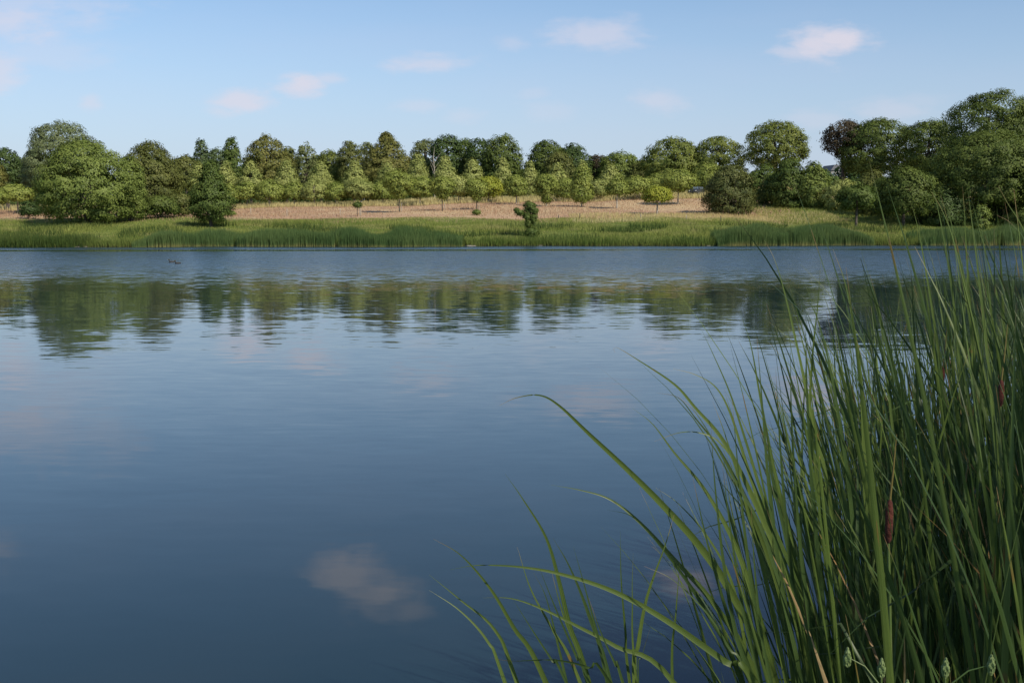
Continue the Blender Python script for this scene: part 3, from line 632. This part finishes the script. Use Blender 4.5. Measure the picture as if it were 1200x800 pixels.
# far house between the trees
hx, hy = (972 - 600) / F * 370, 370.; hz_ = float(tz(hx, hy)); zr = at(972, 194, hy).z - hz_
hs = empty('house', (hx, hy, hz_), R(8)); tag(hs, 'distant pale house with grey roof seen left of the copper beech', 'house')
bm_obj('wall', box_bm(-2.4, 2.4, -4, 4, -.5, zr - 1.8), plain('house_render', (.34, .32, .29), .9), hs)
bm_obj('roof', prism_bm([(-2.7, zr - 1.8), (2.7, zr - 1.8), (1.4, zr), (-1.4, zr)], -4.4, 4.4), plain('grey_roof', (.17, .17, .19), .8), hs)
for kx in (-1.5, 0, 1.5):
    wn = bm_obj('window', box_bm(kx - .6, kx + .6, -4.06, -3.98, zr - 3.6, zr - 2.4), plain('window_frame', (.7, .7, .68), .6), hs)
    bm_obj('pane', box_bm(kx - .5, kx + .5, -4.08, -4.065, zr - 3.5, zr - 2.5), glass, wn)

# small stakes on the meadow
for px, D, hgt, lab in ((843, 146, .9, 'white stake just left of the round dark shrub'), (803, 148, .7, 'short pale stake in the straw grass left of the white one'), (750, 150, .55, 'short pale stake below the yellow-green dome tree'), (679, 150, .9, 'dark post stump in the meadow below the tallest orchard tree'), (654, 150, .6, 'small dark post left of the stump'),
                        (424, 153, 1.0, 'pale stake standing right of the lollipop sapling'), (338, 156, 1.1, 'pale stake on the meadow below the right-hand chestnut linden'), (296, 160, 1.1, 'pale stake right of the young alder on the meadow'), (400, 158, 1.0, 'thin grey stake left of the lollipop sapling'), (884, 178, .9, 'pale stake before the green bushes')):
    xx = (px - 600) / F * D; st = link('stake', tubes_mesh('stake', [([(0, 0, -.2), (.01, 0, hgt * .9), (.01, 0, hgt), (.01, 0, hgt + .01)], [.06, .055, .05, .005], 8)], M['bark'] if 'dark' in lab else M['wood']), loc=(xx, D, float(tz(xx, D))))
    tag(st, lab, 'stake', 'stakes on the meadow')

# ducks, gulls and stones at the far water
dk = plain('dark_plumage', (.03, .03, .028), .7, (.06, .05, .04)); beak = plain('beak', (.35, .3, .1), .5); wht = plain('white_plumage', (.8, .8, .78), .7)
def bird(name, px, py, label, mat, cat, scale=1, rz=0, group=None):
    D = H * F / (py - 261); x = (px - 600) / F * D
    b = empty(name, (x, D, -.015), rz); tag(b, label, cat, group); b.scale = (scale,) * 3
    bm = bmesh.new(); bmesh.ops.create_uvsphere(bm, u_segments=14, v_segments=10, radius=1)
    for v in bm.verts:
        c = v.co; x_ = c.x
        v.co = Vector((c.x * .24, c.y * .095 * (1 - .25 * max(0, -x_)), c.z * .085 * (1 - .35 * max(0, -x_)) + .05 + .05 * max(0, -x_ - .3)))
    bm_obj('body', bm, mat, b, smooth=True)
    link('neck', tubes_mesh('neck', [([(.13, 0, .07), (.19, 0, .13), (.20, 0, .20)], [.05, .036, .03], 8)], mat), b)
    bm = bmesh.new(); bmesh.ops.create_uvsphere(bm, u_segments=10, v_segments=8, radius=.05)
    for v in bm.verts: v.co.x *= 1.25
    hd = bm_obj('head', bm, mat, b, (.22, 0, .22), True)
    bm = bmesh.new(); bmesh.ops.create_cone(bm, cap_ends=True, segments=8, radius1=.02, radius2=.008, depth=.07); bmesh.ops.rotate(bm, verts=bm.verts, matrix=Matrix.Rotation(R(90), 3, 'Y'))
    bm_obj('bill', bm, beak, hd, (.08, 0, -.01))
    return b
bird('duck', 202.5, 307, 'dark duck swimming in front, left of the pair', dk, 'duck', .8, R(185), 'ducks swimming on the lake')
bird('duck', 209.5, 308.5, 'dark duck swimming second, right of the pair', dk, 'duck', .8, R(175), 'ducks swimming on the lake')
for px, lab, rz in ((296, 'leftmost of the white birds floating by the reed bed', .3), (330, 'middle one of the white birds floating by the reed bed', 2.9), (361, 'rightmost of the white birds floating by the reed bed', .1)):
    bird('gull', px, 288.6, lab, wht, 'gull', .8, rz, 'white birds by the far reeds')
stn = plain('pale_stone', (.26, .24, .20), .9, (.17, .15, .12), 5, bump=.4)
for px, dd, s_, lab in ((112, .1, .35, 'pale flat stone at the waterline below the big willow'), (118, .2, .42, 'larger pale stone beside the flat one at the waterline'), (11, .2, .5, 'brown stone at the waterline near the left edge'), (634, -.1, .2, 'small white stone at the waterline right of the forked tree'), (552, .1, .5, 'reddish stone at the right end of the long reed bed'), (831, -.3, .2, 'small pale stone left of the dark reed bed')):
    xx = (px - 600) / F * 113; yq = float(shore(np.array(xx))) + dd - .4
    bm = bmesh.new(); bmesh.ops.create_icosphere(bm, subdivisions=2, radius=s_)
    r_ = random.Random(px)
    for v in bm.verts: v.co = Vector((v.co.x * 1.1, v.co.y * .6, v.co.z * .22)) * r_.uniform(.85, 1.12)
    tag(bm_obj('stone', bm, stn, None, (xx, yq, .03)), lab, 'stone', 'stones at the far waterline')

# ---------------------------------------------------------------- near cattails
def cattail_mat(name, A, B, tip, dead=0):
    m, t, o = newmat(name)
    oi = t.nodes.new('ShaderNodeObjectInfo'); tv = attr(t, 't'); wv_ = attr(t, 'u')
    g_ = t.nodes.new('ShaderNodeTexCoord')
    n = noise(t, 3.0, 3, .6, vec=g_.outputs['Object'], mscale=(1, 1, 1.2))
    cmb = t.nodes.new('ShaderNodeCombineXYZ'); t.links.new(wm('MULTIPLY', wv_, 9., tree=t), cmb.inputs[0]); t.links.new(wm('MULTIPLY', tv, 3., tree=t), cmb.inputs[1]); t.links.new(wm('MULTIPLY', oi.outputs['Random'], 60., tree=t), cmb.inputs[2])
    st = noise(t, 1.0, 2, .6, vec=cmb.outputs[0])
    f = wm('ADD', wm('MULTIPLY', oi.outputs['Random'], .7, tree=t), ramp(t, n.outputs['Fac'], .3, .7, -.1, .35), tree=t, clamp=True)
    c = mixc(t, f, A, B)
    c = mixc(t, ramp(t, st.outputs['Fac'], .45, .7, 0, .5), c, tuple(v * 1.55 for v in B))
    tipf = wm('MULTIPLY', ramp(t, tv, .96, 1.0), ramp(t, oi.outputs['Random'], .35, .7), tree=t)
    c = mixc(t, tipf, c, tip)
    c = mixc(t, ramp(t, tv, .22, .02, 0, .8), c, (.16, .15, .05))
    spots = noise(t, 14., 2, .5, vec=g_.outputs['Object'])
    c = mixc(t, ramp(t, spots.outputs['Fac'], .70, .76, 0, .6), c, (.18, .09, .03))
    d = t.nodes.new('ShaderNodeBsdfPrincipled'); d.inputs['Roughness'].default_value = .42; d.inputs['Specular IOR Level'].default_value = .35; t.links.new(c, d.inputs['Base Color'])
    tr = t.nodes.new('ShaderNodeBsdfTranslucent'); t.links.new(c, tr.inputs[0])
    ms = t.nodes.new('ShaderNodeMixShader'); ms.inputs[0].default_value = .32; t.links.new(d.outputs[0], ms.inputs[1]); t.links.new(tr.outputs[0], ms.inputs[2]); t.links.new(ms.outputs[0], o.inputs[0])
    return m
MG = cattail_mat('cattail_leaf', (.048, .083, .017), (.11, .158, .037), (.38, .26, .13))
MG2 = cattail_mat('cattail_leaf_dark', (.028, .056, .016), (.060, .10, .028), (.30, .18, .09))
MDEAD = cattail_mat('cattail_dead_leaf', (.30, .16, .05), (.36, .26, .12), (.3, .2, .1))
MSTEM = plain('cattail_stem', (.07, .12, .03), .5, (.10, .13, .04), 4)
MSPIKE = plain('brown_seed_spike', (.085, .018, .010), .95, (.055, .012, .008), 60, bump=.6)

def ribbon(name, pts, wmax, twist0, twist1, mat, side=None, t0=.55, tp=2.2):
    """a grass-like leaf blade: shallow V section, tapering to a point, twisting along its length"""
    P = np.array([tuple(p_) for p_ in pts], float); n = len(P); V = []; U = []; T = []; Fc = []
    s = np.concatenate([[0], np.cumsum(np.linalg.norm(np.diff(P, axis=0), axis=1))]); s /= s[-1]
    ref = np.array([1., 0, 0]) if side is None else np.array(side, float)
    for i in range(n):
        d = P[min(i + 1, n - 1)] - P[max(i - 1, 0)]; d /= np.linalg.norm(d) + 1e-9
        a = ref - d * ref.dot(d); a /= np.linalg.norm(a) + 1e-9; b = np.cross(d, a)
        th = twist0 + (twist1 - twist0) * s[i]; w_ = math.cos(th) * a + math.sin(th) * b; nrm = np.cross(d, w_)
        wd = wmax * (.75 + .25 * min(1, s[i] * 4)) * max(.03, (1 - max(0, (s[i] - t0) / (1 - t0)) ** tp))
        V += [P[i] - w_ * wd / 2, P[i] + nrm * wd * .14, P[i] + w_ * wd / 2]; U += [0, .5, 1]; T += [s[i]] * 3
    for i in range(n - 1):
        for k in (0, 1): Fc.append((3 * i + k, 3 * i + k + 1, 3 * i + k + 4, 3 * i + k + 3))
    return npmesh(name, np.array(V), np.array(Fc), 4, mat, {'t': np.array(T), 'u': np.array(U)}, smooth=True)
def catmull(P, sub=5):
    P = [Vector(p_) for p_ in P]; P = [P[0] * 2 - P[1]] + P + [P[-1] * 2 - P[-2]]; out_ = []
    for i in range(1, len(P) - 2):
        for k in range(sub):
            t_ = k / sub; a, b, c, d = P[i - 1], P[i], P[i + 1], P[i + 2]
            out_.append(.5 * ((2 * b) + (c - a) * t_ + (2 * a - 5 * b + 4 * c - d) * t_ ** 2 + (3 * b - a - 3 * c + d) * t_ ** 3))
    out_.append(P[-2]); return out_

# pool of leaf shapes, length about 1, leaning to +X
rp = random.Random(11); POOL = []
for i in range(36):
    n = 14; th = R(rp.uniform(1, 7)); bend = R(rp.choice([5, 7, 9, 12, 16, 22, 38])) * rp.uniform(.7, 1.2); p_ = Vector((0, 0, 0)); pts = [p_.copy()]; side = rp.uniform(-.05, .05)
    kink = rp.random() < .11; kk = rp.uniform(.62, .85)
    for k in range(n):
        s_ = (k + 1) / n; a = th + bend * s_ ** 2.4
        if kink and s_ > kk: a += R(rp.uniform(55, 80))
        p_ = p_ + Vector((math.sin(a), side * s_, math.cos(a))) / n; pts.append(p_.copy())
    tw = rp.uniform(-1.3, 1.3)
    POOL.append([ribbon('leaf', pts, rp.uniform(.0040, .0078), tw, tw + rp.uniform(-1.6, 1.6), mt) for mt in (MG, MG2, MDEAD)])

def cattail_plant(x, y, hgt, nl, rd, label, group=None, dark=.3, spike=None, wind=.10, spread=1.):
    zb = -.12 if y > float(shore_near(np.array(x))) else float(tz(x, y)) - .05
    root = empty('cattail_plant', (x, y, zb)); tag(root, label, 'cattail', group)
    for k in range(nl):
        r_ = rd.random(); mi = 2 if r_ < .07 else (1 if r_ < dark + .07 else 0)
        lf = link('leaf', POOL[rd.randrange(len(POOL))][mi], root)
        az = rd.uniform(0, 2 * math.pi)
        if rd.random() < .45: az = math.pi + rd.gauss(0, .8)
        L_ = hgt * rd.uniform(.70, 1.08) * (.8 if mi == 2 else 1)
        tilt = abs(rd.gauss(.02, .07)) * spread
        Mx = Matrix.Rotation(-wind * rd.uniform(.3, 1.5), 4, 'Y') @ Matrix.Rotation(az, 4, 'Z') @ Matrix.Rotation(tilt, 4, 'Y') @ Matrix.Diagonal((L_, L_, L_, 1))
        lf.matrix_local = Matrix.Translation((rd.uniform(-.05, .05), rd.uniform(-.05, .05), 0)) @ Mx
    if spike:
        add_spike(root, spike)
    return root
def add_spike(root, sp):
    """brown seed head on a stem through root: sp = (local x, y at the spike, z low, z high)"""
    sx, sy, z0, z1 = sp
    link('stem', tubes_mesh('stem', [([(0, 0, 0), (sx * .5, sy * .5, z0 * .5), (sx, sy, z0)], [.006, .005, .004], 6)], MSTEM), root)
    hN_ = z1 - z0
    link('seed_spike', tubes_mesh('seed_spike', [([(sx, sy, z0), (sx, sy, z0 + .008), (sx, sy, z0 + .03), (sx, sy, z1 - .03), (sx, sy, z1 - .006), (sx, sy, z1)], [.003, .007, .0095, .0092, .006, .002], 12)], MSPIKE), root)
    link('spike_tip', tubes_mesh('spike_tip', [([(sx, sy, z1), (sx + .005, sy, z1 + .07), (sx + .01, sy, z1 + .16)], [.003, .0025, .001], 5)], MDEAD), root)

rd = random.Random(23); GC = 'cattails crowding the near bank'
LAB = 'tall green cattail plant in the dense stand on the near bank'
cnt = 0
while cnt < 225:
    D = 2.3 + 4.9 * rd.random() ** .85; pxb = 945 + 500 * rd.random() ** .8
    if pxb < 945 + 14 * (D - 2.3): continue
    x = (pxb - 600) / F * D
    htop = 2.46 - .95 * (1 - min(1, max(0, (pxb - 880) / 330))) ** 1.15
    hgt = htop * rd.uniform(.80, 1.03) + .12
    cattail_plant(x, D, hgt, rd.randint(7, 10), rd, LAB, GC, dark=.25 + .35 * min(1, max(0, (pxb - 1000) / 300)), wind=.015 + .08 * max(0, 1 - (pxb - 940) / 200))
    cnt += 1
# dense back rows on the right bank
cnt = 0
while cnt < 56:
    D = 3.0 + 3.2 * rd.random(); pxb = 1130 + 330 * rd.random(); x = (pxb - 600) / F * D
    cattail_plant(x, D, rd.uniform(2.0, 2.5), 8, rd, LAB, GC, dark=.6, wind=.05); cnt += 1
# plants with seed heads
for px, ptop, pbot, D, lab in ((1041, 585, 636, 2.6, 'cattail with a dark red-brown seed spike low in the middle of the stand'), (1172, 445, 476, 3.1, 'cattail with a brown seed spike near the right edge of the stand'), (1104, 430, 452, 4.4, 'cattail with a small brown seed spike half hidden between leaves')):
    a, b = at(px, pbot, D), at(px, ptop, D); bx = a.x + .10
    cattail_plant(bx, D, 2.0, 6, rd, lab, None, spike=(a.x - bx, 0, a.z + .12, b.z + .12))

# leaves that stand clear of the stand at left, followed one by one
def traced(label, base, leaves, spike=None):
    root = empty('cattail_plant', (base[0], base[1], -.12)); tag(root, label, 'cattail', 'cattails leaning out over the open water')
    for (D, wd, tw0, tw1, pts, mt) in leaves:
        P = [at(px, py, D + (base[1] - D) * .0) - Vector((base[0], base[1], -.12)) for px, py in pts][::-1]
        p0 = Vector((rd.uniform(-.03, .03), rd.uniform(-.03, .03), 0)); q = P[0]
        mid = p0.lerp(q, .55) + Vector(((q.x - p0.x) * .12 * 0 - .0, 0, .0)); d_ = (P[0] - P[1]).normalized()
        mid = (mid + (q + d_ * (q - p0).length * .45)) / 2
        path = catmull([p0, mid] + P, 6)
        link('leaf', ribbon('leaf', path, wd * (1.35 if wd < .0125 else 1.15), tw0 * .6, tw1 * .6, mt, t0=.70, tp=1.5), root)
    return root
traced('leftmost cattail with tips arching low over the water', (.34, 2.55), [
    (2.55, .011, .5, -.3, [(508, 631), (541, 651), (575, 690), (602, 735), (640, 800)], MG),
    (2.50, .010, .2, .9, [(503, 691), (540, 716), (572, 752), (592, 800)], MG),
    (2.60, .010, -.4, .5, [(503, 673), (540, 703), (580, 738), (606, 800)], MG),
    (2.45, .009, .2, -.7, [(575, 770), (600, 774), (650, 773), (690, 782), (715, 800)], MG2),
    (2.62, .012, .5, .2, [(648, 630), (668, 665), (690, 720), (713, 800)], MG2)])
traced('cattail with one upright tip and an orange-tipped leaf over the water', (.42, 2.7), [
    (2.70, .011, 1.2, .1, [(592, 555), (613, 585), (640, 630), (655, 680), (668, 735), (690, 800)], MG),
    (2.75, .009, .3, 1., [(606, 640), (622, 690), (648, 738), (680, 800)], MG),
    (2.62, .010, .1, .4, [(562, 700), (600, 701), (640, 715), (680, 735), (722, 757), (790, 800)], MG),
    (2.72, .009, .9, .1, [(646, 668), (660, 720), (676, 760), (690, 800)], MG),
    (2.80, .008, .0, .6, [(625, 670), (640, 700), (655, 760), (664, 800)], MG2)])
traced('cattail with a long leaf sweeping left nearly level with the water', (.62, 2.6), [
    (2.50, .013, -.3, .4, [(528, 667), (560, 662), (610, 664), (660, 673), (720, 693), (780, 726), (850, 775), (885, 800)], MG),
    (2.62, .013, .1, .5, [(790, 603), (779, 640), (758, 700), (748, 755), (744, 800)], MG),
    (2.66, .007, .9, .2, [(727, 622), (728, 680), (733, 740), (738, 800)], MG),
    (2.60, .007, .2, .6, [(742, 648), (741, 700), (746, 800)], MG),
    (2.64, .008, -.5, .3, [(797, 655), (792, 720), (788, 800)], MG),
    (2.70, .006, .5, .3, [(762, 735), (752, 770), (748, 800)], MG2)])
traced('cattail with the longest arched leaf reaching far over the water', (.82, 2.75), [
    (2.70, .0165, .5, -.4, [(585, 475), (605, 466), (632, 463), (655, 475), (690, 508), (735, 550), (775, 590), (820, 640), (860, 700), (905, 800)], MG),
    (2.75, .011, 0., .7, [(646, 568), (680, 574), (715, 585), (750, 612), (790, 655), (840, 712), (890, 800)], MG),
    (2.66, .010, .7, -.3, [(712, 597), (745, 608), (790, 660), (830, 720), (870, 800)], MG2),
    (2.85, .009, .2, 1., [(768, 571), (795, 590), (830, 630), (860, 690), (880, 800)], MG),
    (2.60, .007, .2, .9, [(755, 663), (790, 680), (830, 720), (855, 760), (880, 800)], MG2)])
traced('cattail with a straight leaf ending in a curled dry tip', (.96, 2.9), [
    (2.85, .011, .8, .1, [(721, 413), (719, 409), (722, 407), (727, 409), (745, 420), (790, 450), (815, 478), (850, 520), (890, 600), (930, 700), (950, 800)], MG),
    (2.80, .012, .1, .7, [(741, 478), (765, 497), (790, 530), (830, 580), (870, 660), (910, 800)], MG),
    (2.95, .009, .4, -.4, [(769, 460), (795, 466), (815, 490), (845, 530), (880, 600), (915, 700), (930, 800)], MG),
    (2.88, .009, .1, .9, [(767, 517), (795, 507), (820, 507), (845, 520), (875, 565), (910, 650), (930, 800)], MG),
    (2.70, .010, .3, .9, [(794, 463), (820, 490), (860, 560), (900, 640), (940, 800)], MG2)])
traced('cattail whose two arched leaves stand in front of the tree reflections', (1.1, 3.0), [
    (3.0, .011, .2, .7, [(789, 432), (815, 439), (840, 455), (858, 490), (880, 560), (910, 640), (950, 800)], MG),
    (3.0, .013, .6, 1.2, [(820, 382), (838, 420), (856, 462), (875, 520), (900, 600), (940, 700), (965, 800)], MG),
    (3.1, .011, .1, .8, [(867, 364), (880, 405), (890, 460), (905, 540), (930, 650), (955, 800)], MG),
    (3.05, .010, .9, .3, [(871, 455), (895, 490), (905, 560), (925, 650), (950, 800)], MG2)])
traced('cattail with a very tall leaf crossing the bright water at mid right', (1.28, 3.2), [
    (3.2, .013, .3, .9, [(896, 282), (908, 305), (920, 345), (935, 410), (950, 480), (968, 560), (985, 680), (1000, 800)], MG),
    (3.3, .009, 1., .2, [(962, 305), (958, 360), (952, 420), (950, 500), (965, 620), (985, 800)], MG),
    (3.1, .010, .2, .6, [(930, 340), (952, 360), (968, 410), (985, 500), (1000, 620), (1010, 800)], MG2),
    (3.2, .012, .2, .4, [(976, 292), (990, 330), (1000, 380), (1010, 460), (1015, 600), (1020, 800)], MG)])
traced('cattail with narrow dark leaves standing straight before the arched ones', (1.0, 2.65), [
    (2.60, .0085, .2, .5, [(833, 497), (838, 570), (848, 660), (862, 740), (880, 800)], MG2),
    (2.66, .0080, .1, .3, [(846, 540), (856, 620), (872, 720), (892, 800)], MG2),
    (2.62, .0090, .3, .0, [(812, 560), (830, 640), (856, 730), (884, 800)], MG2),
    (2.70, .0085, .1, .6, [(858, 468), (866, 560), (880, 680), (902, 800)], MG2),
    (2.58, .0075, .5, .1, [(880, 590), (884, 660), (892, 740), (904, 800)], MG2),
    (2.72, .0095, .2, .4, [(835, 470), (850, 510), (874, 590), (900, 690), (922, 800)], MG)])
traced('cattail with a fan of stiff dark leaves at the open edge of the stand', (1.18, 2.85), [
    (2.80, .0090, .1, .4, [(887, 395), (893, 470), (902, 580), (918, 700), (935, 800)], MG2),
    (2.86, .0085, .3, .2, [(909, 432), (914, 520), (924, 640), (938, 740), (950, 800)], MG2),
    (2.82, .0085, .2, .5, [(926, 400), (928, 500), (936, 620), (950, 740), (962, 800)], MG2),
    (2.90, .0100, .1, .2, [(944, 370), (946, 470), (954, 600), (968, 740), (975, 800)], MG2),
    (2.78, .0075, .4, .1, [(898, 505), (906, 600), (920, 720), (936, 800)], MG2)])
traced('low cattail of short dark leaves between the two leaning ones', (.5, 2.5), [
    (2.45, .0085, .2, .4, [(600, 700), (622, 735), (648, 775), (664, 800)], MG2),
    (2.50, .0080, .1, .5, [(672, 640), (686, 690), (702, 750), (716, 800)], MG2),
    (2.52, .0085, .3, .1, [(690, 700), (704, 740), (722, 780), (730, 800)], MG2),
    (2.48, .0080, .2, .3, [(630, 660), (650, 710), (676, 770), (690, 800)], MG2)])
# tall leaves clear of the stand at upper right
traced('tall cattail with pale upright tips against the dark trees', (2.15, 4.2), [
    (4.2, .014, .4, .8, [(1088, 200), (1098, 240), (1108, 290), (1118, 360), (1130, 480), (1150, 640)], MG),
    (4.1, .013, .1, .6, [(1092, 225), (1108, 255), (1122, 300), (1140, 400), (1160, 600)], MG),
    (4.3, .011, .2, .6, [(1065, 230), (1074, 260), (1082, 300), (1098, 400), (1125, 600)], MG),
    (4.0, .011, .9, .3, [(1128, 218), (1131, 262), (1134, 320), (1140, 420), (1150, 600)], MG)])
traced('tall cattail bending left at the right edge against the dark trees', (2.55, 4.4), [
    (4.3, .014, .4, .2, [(1170, 218), (1182, 240), (1196, 262), (1212, 300), (1232, 400), (1250, 620)], MG),
    (4.4, .012, .1, .8, [(1138, 232), (1146, 262), (1156, 300), (1180, 400), (1210, 600)], MG),
    (4.2, .012, .1, .5, [(1168, 252), (1185, 262), (1205, 290), (1225, 370), (1250, 600)], MG2)])
# pale budding weed tops at the lower right
mw = plain('pale_weed_bud', (.16, .21, .08), .8, (.10, .15, .05), 40, bump=.4)
for px, D, lab, sd_ in ((1033, 2.05, 'pale green budding weed top at the lower edge, left of two', 1), (1108, 2.0, 'pale green budding weed top at the lower edge, right of two', 2)):
    tp = at(px, 782, D); xb = tp.x + .03; zb = float(tz(xb, D)); rw = random.Random(sd_)
    wd_ = empty('weed_plant', (xb, D, zb)); tag(wd_, lab, 'weed', 'budding weeds under the cattails')
    hh_ = tp.z - zb; items = [([(0, 0, 0), (-.01, 0, hh_ * .5), (-.03, 0, hh_)], [.004, .003, .002], 6)]; sprays = []
    for k in range(6):
        a = rw.uniform(-1.4, 1.4); l_ = rw.uniform(.03, .08); z_ = hh_ * (1 - .04 * k) - .01
        e = (-.03 + math.sin(a) * l_, rw.uniform(-.03, .03), z_ + l_ * .35); items.append(([(-.028, 0, z_ - .03), ((-.028 + e[0]) / 2, e[1] / 2, z_ + .01), e], [.002, .0016, .001], 5)); sprays.append(e)
    link('stem', tubes_mesh('stem', items, MSTEM), wd_)
    for e in sprays + [(-.03, 0, hh_)]:
        bm = bmesh.new(); bmesh.ops.create_icosphere(bm, subdivisions=3, radius=1)
        for v in bm.verts:
            k_ = 1 + .35 * math.sin(v.co.z * 17 + sd_) * math.cos(math.atan2(v.co.y, v.co.x) * 5) + rw.uniform(-.08, .08)
            v.co = Vector((v.co.x * .0065 * k_ * (1 - .4 * v.co.z), v.co.y * .0065 * k_, v.co.z * .021))
        bm_obj('flower_bud', bm, mw, wd_, e)

# unseen tree added right of the camera to throw shade on the cattails
rg_ = np.random.default_rng(88); nt_x, nt_y = 6.9, -0.9; nzb = float(tz(nt_x, nt_y))
shade_tree = empty('broadleaf_tree', (nt_x, nt_y, nzb)); tag(shade_tree, 'small unseen tree added right of the camera to shade the cattails', 'tree')
me, _ = crown_mesh('crown', rg_, 3.5, 5.2, 'dome', M['maple'], .14, .5, .8); link('crown', me, shade_tree, (0, 0, 1.3))
link('trunk', tubes_mesh('trunk', [([(0, 0, -.3), (.1, 0, 1), (.1, .1, 2.8), (0, 0, 6)], [.2, .16, .12, .03], 10)] + [([(0, 0, 1.5), (math.cos(a_) * 1.2, math.sin(a_) * 1.2, 2.6), (math.cos(a_) * 2.4, math.sin(a_) * 2.4, 4)], [.09, .05, .02], 6) for a_ in (0, 1.3, 2.5, 3.8, 5.1)], M['bark']), shade_tree)
# near bank grass at the camera's feet
n = 9000; x = rng.uniform(-9, 9, n); y = rng.uniform(-5, 1.9, n); k = (y < shore_near(x) - .05) & (np.hypot(x, y) > .5); x, y = x[k], y[k]
blades('near_bank_grass', x, y, rng.uniform(.10, .32, len(x)), rng.uniform(.006, .012, len(x)), gm, rng, lean=.3, label='short green grass on the near bank below the view')
